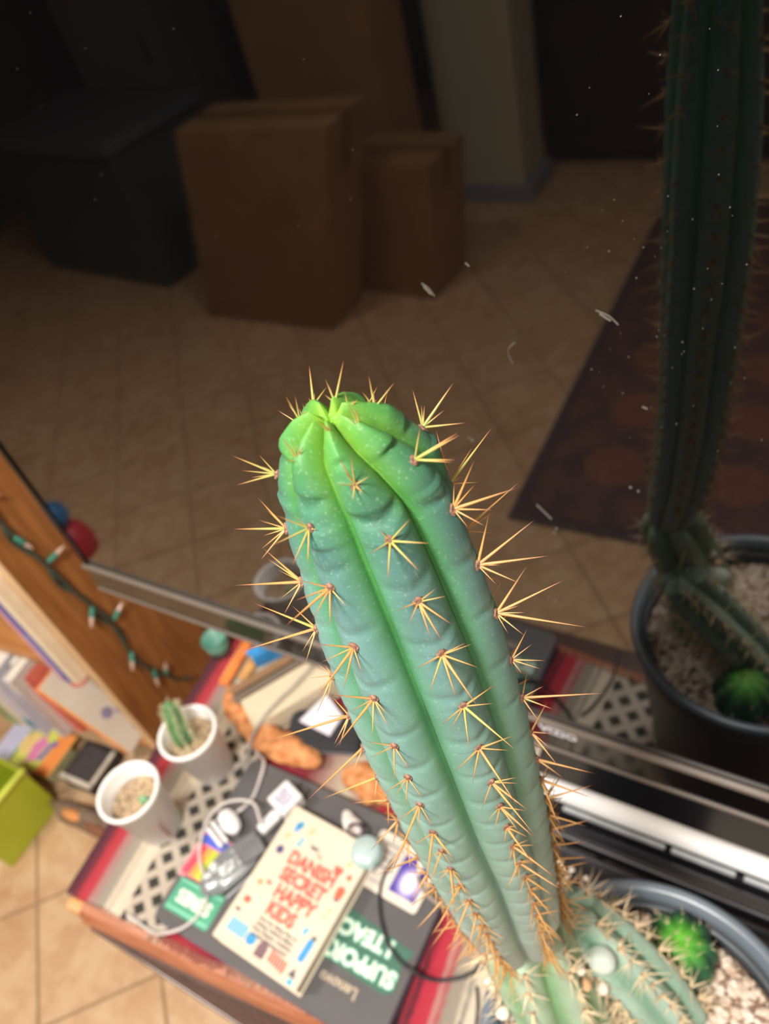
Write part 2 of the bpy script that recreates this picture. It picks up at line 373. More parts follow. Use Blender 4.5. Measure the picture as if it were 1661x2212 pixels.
me = fin(bm); ob = MO('cloth', me, bmatl, bl, smooth=True)
md = ob.modifiers.new('thick', 'SOLIDIFY'); md.thickness = .0012; md.offset = 0
bm = bmesh.new(); rnd = random.Random(5)
for i in range(150):
    u = -.063+.795*i/150+rnd.uniform(-.001, .001); l = rnd.uniform(.006, .014) if u > .09 else rnd.uniform(.002, .004)
    tube([(u, .019, .0015), (u+rnd.uniform(-.002, .002), .019-l*.5, .0022), (u+rnd.uniform(-.004, .004), .019-l, .0012)], .0009, 5, 3, bm)
MO('fringe', fin(bm), bmatl, bl, kind='stuff')

# ================================================================== laptop
lap = T('laptop', 'closed dark grey laptop with green stickers on its lid, under the white book', 'laptop', (-.480, .181, .0))
lid = M('laptop_lid', '#5a585a', .38, .05, 30, ior=1.5)
MO('base', prism(rrect(.352, .246, .014), .0045, .0125, .0005), M('laptop_base', '#232326', .5), lap)
MO('lid', prism(rrect(.350, .244, .013), .0135, .0215), lid, lap)
MO('rim', prism(rrect(.351, .245, .0135), .0127, .0133), M('laptop_rim', '#7d86a0', .3, metal=.6), lap)
MO('hinge', box(-.10, .10, .118, .126, .006, .014, .002), MC['laptop_base'], lap)
for x in (-.15, .15):
    for y in (-.1, .1): MO('rubber_foot', box(x-.012, x+.012, y-.004, y+.004, .0024, .0046, .0005), MC['laptop_base'], lap)
text('Lenovo', .0175, M('logo_tan', '#b9a994', .4), lap, (.100, -.082, .0216), PI, 'logo', .0006, label='beige Lenovo lettering')
gs = M('sticker_green', '#4fa283', .45, .08, 30); gs2 = M('sticker_green_light', '#86cdb0', .45); cw = M('sticker_white', '#dfe9dc', .5, .05)
dg = M('sticker_dark_green', '#3d6a5b', .5, .05)
# left sticker
s = MO('sticker', prism(rrect(.076, .046, .003), .0216, .0219), gs, lap, (-.130, -.083, 0), label='green sticker with pale block lettering')
MO('stripe', prism(rrect(.072, .003, .001), .0220, .0221), gs2, s, (0, .018, 0)); MO('stripe', prism(rrect(.072, .003, .001), .0220, .0221), gs2, s, (0, -.018, 0))
text('SERIES', .0225, cw, s, (0, 0, .0222), PI, 'lettering', .0010, sp=.9)
# rainbow sticker
s = MO('sticker', prism(rrect(.062, .066, .006), .0216, .0219), M('sticker_pink', '#e9909a', .45), lap, (-.145, -.030, 0), label='rainbow striped sticker, blue at its top')
for i, (c, x0, x1) in enumerate((('#f3495f', -.027, -.014), ('#f59a4d', -.014, -.004), ('#b3c443', -.004, .010), ('#f2633c', .010, .017), ('#ee3a5c', .017, .028))):
    MO('colour_band', prism([(x0-.003, -.028), (x1-.003, -.028), (x1+.002, .014), (x0+.002, .014)], .0220, .0221), M('rb%d' % i, c, .45, .04), s)
MO('colour_band', prism([(-.028, .016), (.028, .016), (.028, .029), (-.028, .029)], .0220, .0221), M('rb_blue', '#4a63c8', .45), s)
# right sticker
s = MO('sticker', prism([(-.075, -.032), (-.03, -.030), (.045, -.036), (.056, -.028), (.052, .0), (.060, .020), (.042, .022), (-.05, .034), (-.085, .034)], .0216, .0219), dg, lap, (.110, -.033, 0), label='dark green sticker with two rows of white letters')
for tx, y, x, sz in (('SUPPORT', -.017, .000, .0255), ("I TEACH", .012, -.012, .0255)):
    text(tx, sz, gs2, s, (x, y, .0220), PI, 'lettering_outline', .0022, sp=.95)
    text(tx, sz, cw, s, (x, y, .0225), PI, 'lettering', .0008, sp=.95)
s = MO('sticker', prism(disc(.008, 14), .0216, .0219), M('sticker_violet', '#5b6ad0', .5), lap, (-.068, -.055, 0), label='small violet and lime sticker beside the book')
MO('colour_band', prism(disc(.005, 12, .004, .008), .0220, .0221), M('sticker_lime', '#a5d24a', .5), s)

# ================================================================== book
bk = T('paperback_book', 'cream book titled The Danish Secret to Happy Kids lying on the laptop', 'book', (-.476, .163, .0236), math.radians(-3.2))
cream = M('book_cream', '#dccfb9', .5, .02, 10)
MO('page_block', box(-.064, .065, -.090, .091, .001, .0225, .0005), M('pages', '#cfc4b4', .9, .1, 300, stretch=(1, 1, 60)), bk)
MO('cover', box(-.066, .067, -.0925, .0925, .0228, .0236, .0004), cream, bk); MO('back_cover', box(-.066, .067, -.0925, .0925, 0, .0008, .0003), cream, bk)
MO('spine', box(-.0672, -.0655, -.0925, .0925, 0, .0236, .0005), cream, bk)
red = M('ink_red', '#ee5f50', .55, .04); blue = M('ink_blue', '#5fb4d6', .55, .04); dblu = M('ink_deep_blue', '#3f97d0', .55, .04); pur = M('ink_purple', '#4d4a78', .55); org = M('ink_orange', '#f7b88c', .55, .04); drk = M('ink_dark', '#5d5660', .55); brn = M('ink_brown', '#7c5f66', .55)
z = .02385
text('The', .008, red, bk, (.004, .050, z)); text('DANISH', .0240, red, bk, (.004, .0325, z), 0, 'lettering', .0011)
text('SECRET', .0240, red, bk, (.004, .0110, z), 0, 'lettering', .0011); text('to', .010, red, bk, (-.038, -.0065, z), 0, 'lettering', .0004); text('HAPPY', .0240, red, bk, (.006, -.0105, z), 0, 'lettering', .0011); text('KIDS', .0240, red, bk, (.000, -.0320, z), 0, 'lettering', .0011)
for o_ in [o for o in C.objects if o.parent is bk and o.name.startswith('lettering')]: o_.scale = (.86, 1, 1)
for i, ln in enumerate(('How the Viking Way of', 'Raising Children Makes', 'Them Happier, Healthier,', 'and More Independent')):
    text(ln, .0062, drk, bk, (.006, -.0465-i*.0065, z), 0, 'lettering', .00015)
def chip(pts, m, x, y, r=0): MO('cover_motif', prism(pts, .0237, .0239), m, bk, (x, y, 0), (0, 0, r))
chip([(-.006, .004), (.006, .005), (.002, -.008), (-.002, -.008)], dblu, -.045, .070, -.2); chip(disc(.004, 12), blue, -.043, .076)
chip(rrect(.006, .012, .002), org, -.024, .073, -.4); chip(rrect(.006, .011, .002), org, -.052, .054, -.4)
chip(disc(.0032, 12), blue, -.030, .058); chip(disc(.0035, 12), blue, -.031, .051); chip(disc(.0058, 14), pur, -.051, .034)
chip([(-.008, .002), (-.004, -.004), (.004, -.005), (.008, 0), (.003, -.001), (-.003, .001)], drk, -.008, .058, .2)
chip([(-.007, 0), (-.005, .006), (0, .004), (.005, .006), (.007, 0), (0, -.009)], red, .037, .047); chip(disc(.004, 12), M('ink_gingerbread', '#a9765c', .6), .055, .046)
chip([(-.006, .006), (0, .010), (.006, .006), (.005, -.006), (-.005, -.006)], M('ink_fox', '#e9664a', .5), .054, .024); chip(disc(.0045, 10, 0, 0, .002), drk, .054, .016)
chip(disc(.0045, 12), org, -.050, -.012); chip(disc(.002, 10), drk, -.050, -.012); chip(rrect(.010, .008, .002), red, -.052, -.037); chip(rrect(.008, .004, .001), drk, -.056, -.052)
chip(rrect(.006, .008, .002), org, .046, .060); chip(disc(.003, 10), org, .054, .002); chip(disc(.003, 10), org, .052, -.008)
chip(rrect(.006, .010, .003), blue, .040, -.032, -.3); chip(rrect(.009, .028, .004), dblu, .053, -.050, -.05); chip(rrect(.007, .005, .002), drk, .055, -.034)
for i in range(7): chip(rrect(.0032, .016, .0008), blue, -.0545+i*.0042, -.070)
chip(disc(.0075, 16), dblu, -.018, -.072)
chip([(-.0075, -.009), (.0075, -.009), (.0075, .003), (.005, .009), (0, .012), (-.005, .009), (-.0075, .003)], brn, .002, -.076)
for i in range(7): chip(rrect(.0028, .014, .0006), red, .016+i*.0040, -.075-.0006*i)
chip([(-.006, -.004), (.006, -.004), (0, .007)], drk, .053, -.078); chip(disc(.004, 12), blue, .055, -.087)
for i in range(26): chip(rrect(.0022, .0012, .0004), org if i % 3 else drk, -.056+i*.0044, -.0885+.0006*(i % 2))

# ================================================================== things on the laptop
LZ = .0222
plastic = M('white_plastic', '#e6e4e6', .35, .03, 20); wcab = M('white_cable', '#cfc8c4', .5, .05)
t = T('zip_bag', 'clear grey plastic bag of small white pieces lying on the rainbow sticker', 'bag', (-.583, .158, LZ), math.radians(68))
bagm = M('bag_film', '#7e8386', .25, .15, 30, coat=.5)
MO('pouch', lump(.050, .026, .010, .12, 60, 3, 2), bagm, t, (0, 0, .0105), smooth=True)
rnd = random.Random(2); wb = M('bag_bits', '#d5dada', .5, .1, 60)
for i in range(26):
    x, y = rnd.uniform(-.040, .018), rnd.uniform(-.017, .017)
    r = rnd.uniform(.003, .0055); zz = .0105+.010*math.sqrt(max(0, 1-(x/.05)**2-(y/.026)**2))-.001
    MO('white_piece', lump(r, r*.8, r*.6, .2, 200, 2, i), wb, t, (x, y, zz), smooth=True)
MO('grey_panel', prism(rrect(.036, .034, .004), .0, .0035), M('bag_panel', '#77777a', .5), t, (.028, -.002, .0165), (0, math.radians(14), 0))
MO('zip_strip', box(-.03, .042, -.0285, -.0260, .0, .006, .001), M('bag_zip', '#c3c6cc', .3), t)
t = T('usb_charger', 'white plug charger with its cable end, lying left of the book top', 'charger', (-.560, .262, LZ), math.radians(72))
MO('charger_body', box(-.018, .020, -.019, .019, 0, .026, .004, 3), plastic, t); MO('prong', box(.020, .032, -.010, -.006, .010, .012, .0004), M('steel2', '#8e8e90', .3, metal=1), t); MO('prong', box(.020, .032, .006, .010, .010, .012, .0004), MC['steel2'], t)
MO('rating_label', prism(rrect(.022, .024, .002), .0261, .0264), M('label_print', '#b9b6c6', .5, .25, 200), t)
MO('plug', box(-.052, -.0185, -.011, .006, .004, .016, .005, 3), plastic, t, label='rounded white cable plug'); 
t = T('cable_plug', 'rounded white plug with ribbed collar at the top of the clear bag', 'plug', (-.622, .205, LZ), math.radians(-20))
MO('plug_body', lump(.022, .014, .010, .08, 60, 3, 5), plastic, t, (0, 0, .0125), smooth=True); MO('collar', box(-.022, .020, -.022, -.016, .002, .012, .002), plastic, t); MO('collar', box(-.020, .018, -.031, -.025, .002, .010, .002), plastic, t)
def cable(nm, lb, pts, r, m, cat='cable', grp=None):
    return tag(MO(nm, tube(pts, r, 10, 10), m, smooth=True), lb, cat, grp)
cz = LZ+.0025
cable('charging_cable', 'white cable looping between the charger and the lace band', [(-.700, .335, .010), (-.660, .315, .012), (-.632, .302, .026), (-.622, .275, cz), (-.617, .250, cz), (-.622, .225, cz+.004), (-.645, .206, cz), (-.660, .192, .012), (-.665, .18, .008)], .0023, wcab)
cable('charging_cable', 'white cable curving over the laptop front corner to the table edge', [(-.570, .218, .046), (-.600, .238, .048), (-.640, .222, .044), (-.657, .19, .030), (-.640, .15, cz+.001), (-.608, .124, cz), (-.592, .100, cz), (-.600, .070, cz), (-.622, .050, .0245), (-.650, .0445, .008), (-.700, .046, .006)], .0021, wcab)
tag(MO('crumpled_paper', lump(.020, .012, .006, .3, 60, 3, 9), M('paper', '#ded8d2', .8), None, (-.458, .272, LZ+.008), (0, 0, -.5)), 'small crumpled white paper at the top edge of the book', 'paper')
hp = [(-.440+.011*math.cos(a*PI/4), .262+.008*math.sin(a*PI/4), .050) for a in range(9)]
cable('hair_tie', 'dark plum hair tie on the top edge of the book', hp, .0022, M('hair_tie', '#463043', .8), 'hair tie')
t = T('bottle_cap', 'clear pale blue round cap resting on the top right corner of the book', 'cap', (-.413, .243, .0478))
capm = M('clear_cap', '#c5dcdc', .15, .05, 10, coat=.6, alpha=.75)
MO('cap_shell', lathe([(0, .010), (.018, .010), (.0195, .008), (.020, .001), (.0185, .0), (.018, .008), (0, .0085)], 32), capm, t, smooth=True); MO('rim', lathe([(.0195, 0), (.0215, .0), (.0215, .002), (.0195, .002)], 32), M('cap_rim', '#8fb3ae', .2), t, smooth=True)
# cards
cd = M('card_white', '#ddd4c6', .45, .03, 10)
def flatcard(lb, cx, cy, w, h, rz, z, cat='card'):
    t = T('card', lb, cat, (cx, cy, z), rz); MO('card_sheet', prism(rrect(w, h, .005), 0, .0012), cd, t); return t
t = flatcard('cream printed card half under the book edge, left of the purple card', -.395, .247, .052, .074, math.radians(-4), LZ)
ink = M('card_ink', '#8d8b99', .5)
for i, ww in enumerate((.030, .024, .010, .034)): MO('print_line', prism(rrect(ww, .0022, .0008), .00125, .00135), ink, t, (.004-(.03-ww)*.2, .024-i*.010, 0))
MO('print_line', prism(rrect(.026, .0018, .0006), .00125, .00135), ink, t, (0, -.026, 0)); MO('print_line', prism(rrect(.004, .014, .0006), .00125, .00135), ink, t, (-.006, -.012, 0))
t = flatcard('white card printed with a purple and white picture, right of the book', -.352, .243, .050, .072, math.radians(-3), LZ+.0006)
# purple picture: soft white glow in violet, printed
pm = bpy.data.materials.new('purple_print'); pm.use_nodes = True
nt = pm.node_tree; N = nt.nodes; L = nt.links; b = N['Principled BSDF']; b.inputs['Roughness'].default_value = .4
tc = N.new('ShaderNodeTexCoord'); mp = N.new('ShaderNodeMapping'); mp.inputs['Location'].default_value = (0, .25, 0); mp.inputs['Scale'].default_value = (52, 40, 0)
gr = N.new('ShaderNodeTexGradient'); gr.gradient_type = 'SPHERICAL'; L.new(tc.outputs['Object'], mp.inputs[0]); L.new(mp.outputs[0], gr.inputs[0])
rp = N.new('ShaderNodeValToRGB'); rp.color_ramp.elements[0].position = .05; rp.color_ramp.elements[0].color = (*lin('#4a3f9c'), 1); rp.color_ramp.elements[1].position = .62; rp.color_ramp.elements[1].color = (*lin('#ece4f2'), 1)
q = rp.color_ramp.elements.new(.3); q.color = (*lin('#8d80c4'), 1)
L.new(gr.outputs[0], rp.inputs[0]); L.new(rp.outputs[0], b.inputs['Base Color'])
MO('picture', prism([(-.021, -.025), (.017, -.025), (.017, .0), (.006, .004), (-.004, .024), (-.021, .024)], .00125, .0014), pm, t, label='purple print with a white glow')
MO('picture', prism([(.007, .007), (.018, .003), (.019, .024), (.006, .027)], .00125, .0014), M('violet_ink', '#43398c', .4), t, label='dark violet corner patch')
blk = M('black_cable', '#2c2a30', .5)
cable('black_cable', 'black cable running from under the purple card over the laptop edge to the pot', [(-.385, .255, cz-.0005), (-.386, .225, cz), (-.374, .196, cz), (-.350, .168, cz), (-.325, .154, cz), (-.303, .150, cz), (-.290, .151, .016), (-.272, .158, .0085), (-.245, .178, .0075), (-.232, .205, .008), (-.226, .235, .0075)], .0023, blk)
cable('black_cable', 'thin black cable on the blanket beside the pot', [(-.232, .170, .0055), (-.222, .150, .0055), (-.214, .12, .0055), (-.210, .09, .0055), (-.214, .05, .0055)], .0018, blk)
cable('grey_cable', 'grey-beige cable arching from the laptop corner to the pot', [(-.345, .248, cz), (-.330, .236, cz+.002), (-.308, .230, cz+.002), (-.290, .233, .018), (-.265, .242, .0075), (-.235, .250, .006)], .0032, M('grey_cable', '#8f867c', .5))
cable('grey_cable', 'pale grey cable running across the peach cloth behind the laptop', [(-.690, .262, .006), (-.672, .300, .008), (-.664, .328, .042), (-.655, .372, .054), (-.640, .42, .056), (-.632, .46, .056)], .0024, M('grey_cable2', '#a29c96', .5))

# ================================================================== behind the laptop
peach = M('peach_cloth', '#dd9c68', .85, scale=70, col2='#b3703f', bump=.9)
def crumple(nm, lb, pts, w, h, seed, cat='cloth'):
    bm = bmesh.new(); Q = spline(pts, 14); n = 20; prev = None; m = len(Q)
    for i, p in enumerate(Q):
        t = (Q[min(i+1, m-1)]-Q[max(i-1, 0)]).normalized(); a = Vector((t.y, -t.x, 0)).normalized(); f = math.sin(PI*min(1, max(.02, (i+.5)/m)))**.35
        ring = []
        for j in range(n):
            an = 2*PI*j/n; q = Vector((p.x*38+math.cos(an)*.9, p.y*38, math.sin(an)*1.1+seed)); r = (1+.42*noise.noise(q)-.5*max(0, .28-abs(noise.noise(q*1.5))))*f
            ring.append(bm.verts.new(p+a*(math.cos(an)*w*r)+Vector((0, 0, max(-.75*h, math.sin(an)*h*r)))))
        if prev:
            for j in range(n): bm.faces.new((prev[j], prev[(j+1) % n], ring[(j+1) % n], ring[j]))
        else: bm.faces.new(ring[::-1])
        prev = ring
    bm.faces.new(prev); bmesh.ops.recalc_face_normals(bm, faces=bm.faces)
    return tag(MO(nm, fin(bm), peach, smooth=True), lb, cat)
crumple('crumpled_cloth', 'long crumpled peach-orange cloth behind the laptop', [(-.766, .395, .017), (-.735, .362, .018), (-.69, .350, .018), (-.64, .336, .019), (-.59, .336, .019), (-.553, .336, .017)], .024, .017, 1)
crumple('crumpled_cloth', 'short crumpled peach cloth lump beside the cactus spines', [(-.515, .340, .014), (-.480, .338, .017), (-.445, .336, .016), (-.424, .338, .012)], .026, .015, 6)
crumple('crumpled_cloth', 'brownish crumpled cloth scrap nearest the pot behind the laptop', [(-.400, .342, .012), (-.37, .338, .016), (-.33, .342, .012)], .028, .015, 9)
om = M('orange_strap', '#d97d3c', .7, .15, 40)
t = T('orange_strap', 'orange fabric strap running back along the blanket edge to the television', 'strap', (-.790, .395, .003), math.radians(6))
MO('band', box(-.010, .010, 0, .105, 0, .010, .004), om, t); MO('stitching', box(-.0075, -.0062, .003, .102, .010, .0108, .0002), M('stitch', '#f0b078', .8), t)
t = T('orange_strap', 'second, tan strap between the orange strap and the brown folders', 'strap', (-.764, .415, .003), math.radians(0))
MO('band', box(-.009, .009, 0, .085, 0, .012, .004), M('tan_strap', '#c69358', .7, .15, 40), t); MO('buckle', box(-.010, .010, .030, .042, .0122, .015, .001), M('buckle', '#a07a50', .4), t)
def bookflat(nm, lb, cx, cy, w, d, z0, h, rz, cc, pc, cat='book'):
    t = T(nm, lb, cat, (cx, cy, z0), math.radians(rz))
    MO('page_block', box(-w/2+.002, w/2-.002, -d/2+.002, d/2-.002, .0012, h-.0012, .0003), M(nm+'_pages'+pc, pc, .9, .08, 200, stretch=(1, 1, 30)), t)
    MO('cover', box(-w/2, w/2, -d/2, d/2, h-.001, h, .0004), M(nm+'_cover'+cc, cc, .6, .05, 20), t); MO('cover', box(-w/2, w/2, -d/2, d/2, 0, .001, .0004), M(nm+'_cover'+cc, cc, .6, .05, 20), t)
    return t
bookflat('brown_folder', 'lower brown folder left of the cream notebook', -.704, .447, .165, .016, .003, .034, 57, '#8a6a4e', '#6d5a48', 'folder')
bookflat('brown_folder', 'grey-brown folder touching the cream notebook', -.684, .436, .170, .012, .003, .040, 57, '#6f6459', '#a58c78', 'folder')
bookflat('notebook', 'thick cream notebook lying under the television behind the laptop', -.642, .424, .175, .056, .003, .046, 57, '#cfc2a8', '#d6c9af', 'notebook')
t = T('blue_clip', 'bright blue plastic clip beside the brown folders', 'clip', (-.740, .472, .003), math.radians(50)); bc = M('blue_plastic', '#3c9ae0', .35)
MO('clip_jaw', box(-.030, .030, -.006, .006, .0, .036, .004, 3), bc, t); MO('clip_handle', box(-.034, -.004, -.004, .004, .036, .042, .002), bc, t)
t = T('black_pouch', 'black fabric pouch under the white paper behind the laptop', 'pouch', (-.568, .383, .003), math.radians(18))
MO('pouch_body', box(-.065, .055, -.030, .035, 0, .022, .009, 3), M('black_fabric', '#2a2b30', .85, .15, 60, bump=.3), t); MO('zip', box(-.06, .05, -.0315, -.0295, .010, .013, .0005), M('zip_grey', '#6a6c72', .4), t); MO('pull_tab', box(-.062, -.050, -.0335, -.0315, .004, .012, .0005), M('zip_grey', '#6a6c72', .4), t)
tag(MO('folded_paper', prism([(-.028, -.020), (.030, -.030), (.036, .006), (-.006, .034)], 0, .004, .001), M('lilac_paper', '#dcd6e2', .6, .03, 20), None, (-.590, .402, .0262), (0, 0, .1)), 'folded lilac-white paper on the black pouch', 'paper')
t = T('teal_cup', 'teal plastic cup at the back corner between bookshelf and blanket', 'cup', (-.838, .452, .0025))
MO('cup_body', lathe([(0, .001), (.018, .001), (.022, .042), (.0205, .042), (.017, .003), (0, .003)], 28), M('teal_plastic', '#5f9484', .4, .05), t, (0, 0, 0), smooth=True); MO('rim', lathe([(.0222, .040), (.0236, .041), (.0222, .0435)], 28), MC['teal_plastic'], t, smooth=True)

# ================================================================== bar under the television
t = T('sound_bar', 'long glossy black sound bar lying under the television behind the pot', 'speaker', (0, 0, .0032))
MO('body', box(-.255, .46, .385, .47, 0, .052, .006, 3), M('bar_black', '#15161a', .12, .05, 8, coat=.5), t)
MO('front_panel', box(-.25, .455, .366, .3845, .002, .040, .003), M('bar_black2', '#26272d', .2, .05, 8), t)
MO('edge_strip', box(-.25, .455, .3635, .3655, .034, .038, .0006), M('bar_grey', '#7a7c84', .3), t)
t = T('white_tube', 'long smooth white tube on the sound bar, brightest line below the screen', 'tube', (0, 0, 0))
bm = bmesh.new(); tube([Vector((-.255, .406, .0685)), Vector((.46, .406, .0685))], .0128, 24, bm=bm, raw=True); bmesh.ops.recalc_face_normals(bm, faces=bm.faces)
MO('tube_shell', fin(bm), M('tube_white', '#f2f4f6', .3, .01, 5), t, smooth=True)
for x in (-.256, .461): MO('end_cap', box(x-.004, x+.004, .392, .420, .0556, .0820, .003), M('cap_grey', '#8b8f96', .4), t)
for x0, x1 in ((-.20, -.075), (-.068, .003), (.012, .30)): MO('clear_strip', box(x0, x1, .387, .3922, .0556, .0625, .001), M('clip_strip', '#a9aeb3', .25), t)
t = T('black_tray', 'low black plastic tray on the blanket between the pot and the sound bar', 'tray', (.10, .325, .0032))
MO('tray_floor', box(-.315, .30, -.030, .034, 0, .004, .002), M('tray_black', '#1c1b20', .35), t)
MO('tray_rim', tube([(-.315, -.03, .008), (-.05, -.034, .009), (.12, -.020, .010), (.30, -.03, .008)], .004, 8, 8), M('tray_rim', '#3a3b43', .25), t, smooth=True); MO('tray_rim', box(-.315, .30, .030, .036, .002, .016, .002), MC['tray_rim'], t)
rnd = random.Random(11)
for i in range(34):
    x, y = -.195+rnd.uniform(0, .10), .302+rnd.uniform(0, .04)
    r = rnd.uniform(.0025, .005)
    tag(MO('perlite_grain', lump(r, r, r*.8, .25, 150, 2, i), M('perlite', '#e6dccf', .9, .08, 60), None, (x, y, .0072+r*.6), smooth=True), 'loose white perlite grains spilled behind the pot rim', 'grain', 'perlite spilled behind the pot')

# ================================================================== bookshelf
sw = M('shelf_wood', '#a9713d', .42, scale=9, col2='#8f5a2e', stretch=(9, 9, 1), bump=.03, coat=.2)
swh = M('shelf_wood_h', '#c08552', .42, scale=9, col2='#a9713f', stretch=(1, 9, 9), bump=.03, coat=.2)
edge = M('shelf_edge', '#dcb98f', .45, .08, 20)
SB = (FZ-1.05)/1.36+1.0507; SHELF0 = set(C.objects)
sh = T('bookshelf', 'orange-brown wooden bookshelf at the left with fairy lights down its side', 'bookshelf', (-.860, .272, 0), YAW)
MO('side_panel', box(-.018, 0, .002, .25, SB, 1.00, .0015), sw, sh); MO('side_panel', box(-.858, -.840, .002, .25, SB, 1.00, .0015), sw, sh)
MO('edge_band', box(-.019, .0008, 0, .0018, SB, 1.00, .0005), edge, sh, label='pale front edge of the side panel'); MO('edge_band', box(-.859, -.839, 0, .0018, SB, 1.00, .0005), edge, sh)
MO('back_panel', box(-.8395, -.0185, .241, .249, SB+.03, .99, .001), M('shelf_back', '#7a4c2a', .6, .1, 6), sh)
for z in (.175, -.045, .62, 1.00):
    MO('shelf_board', box(-.8395, -.0185, .003, .2405, z-.018, z, .0012), swh, sh)
def sbook(lb, x0, x1, z, h, col, y0=-.012, dep=.19, cat='book', strip=None, tilt=0):
    t = T('book', lb, cat, (0, 0, 0)); W = Matrix.Translation((-.860, .272, 0)) @ Matrix.Rotation(YAW, 4, 'Z'); t.matrix_world = W @ Matrix.Translation((x1, y0, z+.0005)) @ Matrix.Rotation(tilt, 4, 'Y')
    w = x1-x0; cm = M('bk'+col, col, .5, .06, 30); b = min(.002, w*.2)
    MO('page_block', box(-w+b, -b, .004, dep-.003, .003, h-.003, .0004), M('pages2', '#e4dccd', .9, .08, 200, stretch=(40, 1, 1)), t)
    MO('cover', box(-b+.0002, 0, 0, dep, 0, h, .0004), cm, t); MO('cover', box(-w, -w+b-.0002, 0, dep, 0, h, .0004), cm, t)
    MO('spine', box(-w, 0, -.0016, .0034, 0, h, .0008), M('bk'+strip, strip, .5, .05, 30) if strip else cm, t)
    return t
# upper compartment
G = 'books standing on the upper shelf'
def plate(t, w, h0, h1, col, x=.5):
    MO('title_block', box(-w*(x+.3), -w*(x-.3), -.0024, -.0017, h0, h1, .0002), M('tb'+col, col, .5, .06, 60), t)
t = sbook('cream spined book touching the pale shelf edge, upper shelf', -.036, -.0200, .175, .235, '#efe0c6', -.016)
t = sbook('violet-blue spined thin book on the upper shelf', -.0475, -.0365, .175, .225, '#5a5fae', -.018); plate(t, .011, .02, .12, '#8f93d0')
t = sbook('pink spined thin book left of the blue one, upper shelf', -.0575, -.0480, .175, .215, '#dba4b4', -.018)
t = sbook('ivory booklet left of the pink book, upper shelf', -.0650, -.0580, .175, .205, '#cfc4b0', -.014)
t = T('brown_lump', 'dark maroon lump standing in for shade deep in the upper shelf', 'bag', (-1.09, .345, .1760), YAW)  # dark filler added where the shelf interior is only in shade
MO('bag_body', lump(.085, .065, .080, .10, 12, 3, 4), M('maroon_shade', '#5b3634', .9, .15, 20, bump=.2), t, (0, 0, .088), smooth=True); MO('strap', tube([(-.04, -.05, .14), (-.02, -.055, .175), (.02, -.05, .172), (.04, -.045, .14)], .005, 8, 6), M('maroon_shade_loop', '#43282a', .8), t, smooth=True)
# middle compartment
t = T('book', 'big beige picture book leaning left with a yellow edge, middle shelf', 'book', (0, 0, 0))
t.matrix_world = Matrix.Translation((-.860, .272, 0)) @ Matrix.Rotation(YAW, 4, 'Z') @ Matrix.Translation((-.046, -.020, -.0440)) @ Matrix.Rotation(math.radians(-33), 4, 'Y')
MO('page_block', box(-.020, -.003, .003, .19, .004, .184, .0004), M('bk_yel', '#eabf52', .5, .06, 30), t, label='yellow edge'); MO('cover', box(-.0028, 0, 0, .193, .001, .188, .0006), M('bk_beige', '#cfc2b2', .45, .08, 25, col2='#d9cdbb'), t); MO('cover', box(-.023, -.0202, 0, .193, .001, .188, .0006), M('bk_org', '#e2935c', .5), t)
for y, z, r, c in ((.05, .02, .016, '#5f97a8'), (.03, .075, .010, '#8c7f9c'), (.045, .062, .007, '#a99ab0'), (.10, .13, .014, '#d58f8a'), (.05, .150, .018, '#d7766b'), (.12, .05, .02, '#c9b58f')):
    MO('cover_print', prism(disc(r, 14), 0, .0004), M('bp'+c, c, .5, .1, 60), t, (.0001, y, z), (0, PI/2, 0))
t = sbook('salmon red book leaning beside the beige picture book, middle shelf', -.178, -.158, -.045, .165, '#e0796a', -.012, tilt=math.radians(-9)); plate(t, .02, .10, .15, '#ec4a3e')
t = sbook('white book with grey lettering, middle shelf', -.205, -.186, -.045, .180, '#d9d4d2', -.030); plate(t, .019, .03, .14, '#a6a4b8')
t = sbook('grey spined book behind the white one, middle shelf', -.224, -.207, -.045, .178, '#8b8a86', -.006)
t = sbook('lilac-white wide book, middle shelf', -.262, -.226, -.045, .182, '#cdcbdc', -.036); plate(t, .036, .02, .05, '#4a93b8')
t = sbook('ivory book left of the lilac book, middle shelf', -.292, -.264, -.045, .176, '#e6dfd0', -.034)
t = sbook('sage green spined book, leftmost seen on the middle shelf', -.330, -.294, -.045, .160, '#a9b98c', -.036); plate(t, .036, .02, .13, '#8a9a70')
# ------------------------------------------------------------------ fairy lights down the side panel
gw = M('green_wire', '#3d4a40', .55, .1, 60); gsok = M('green_socket', '#3f8a76', .4, .1); tip = M('bulb_tip', '#d9bdb0', .15, .04, 10, coat=.5)
fl = T('fairy_lights', 'dark green string of small clear fairy lights hanging down the bookshelf side', 'string lights', (-.860, .272, 0), YAW)
def bp_(y, z): return (.0055, y, z)
pts = [(.035, .60), (.030, .52), (.032, .477), (.038, .42), (.046, .365), (.052, .31), (.060, .272), (.066, .23), (.062, .165), (.064, .125), (.072, .085), (.086, .055), (.093, .035), (.105, .012)]
MO('wire', tube([bp_(*p) for p in pts]+[(.012, .118, .006)], .0028, 8, 8), gw, fl, smooth=True)
pts2 = [(.030, .60), (.036, .50), (.028, .45), (.043, .39), (.041, .345), (.058, .29), (.056, .25), (.070, .20), (.058, .145), (.070, .10), (.080, .07)]
MO('wire', tube([(.0040+.0012*(i % 2), y, z) for i, (y, z) in enumerate(pts2)], .0024, 8, 8), gw, fl, smooth=True)
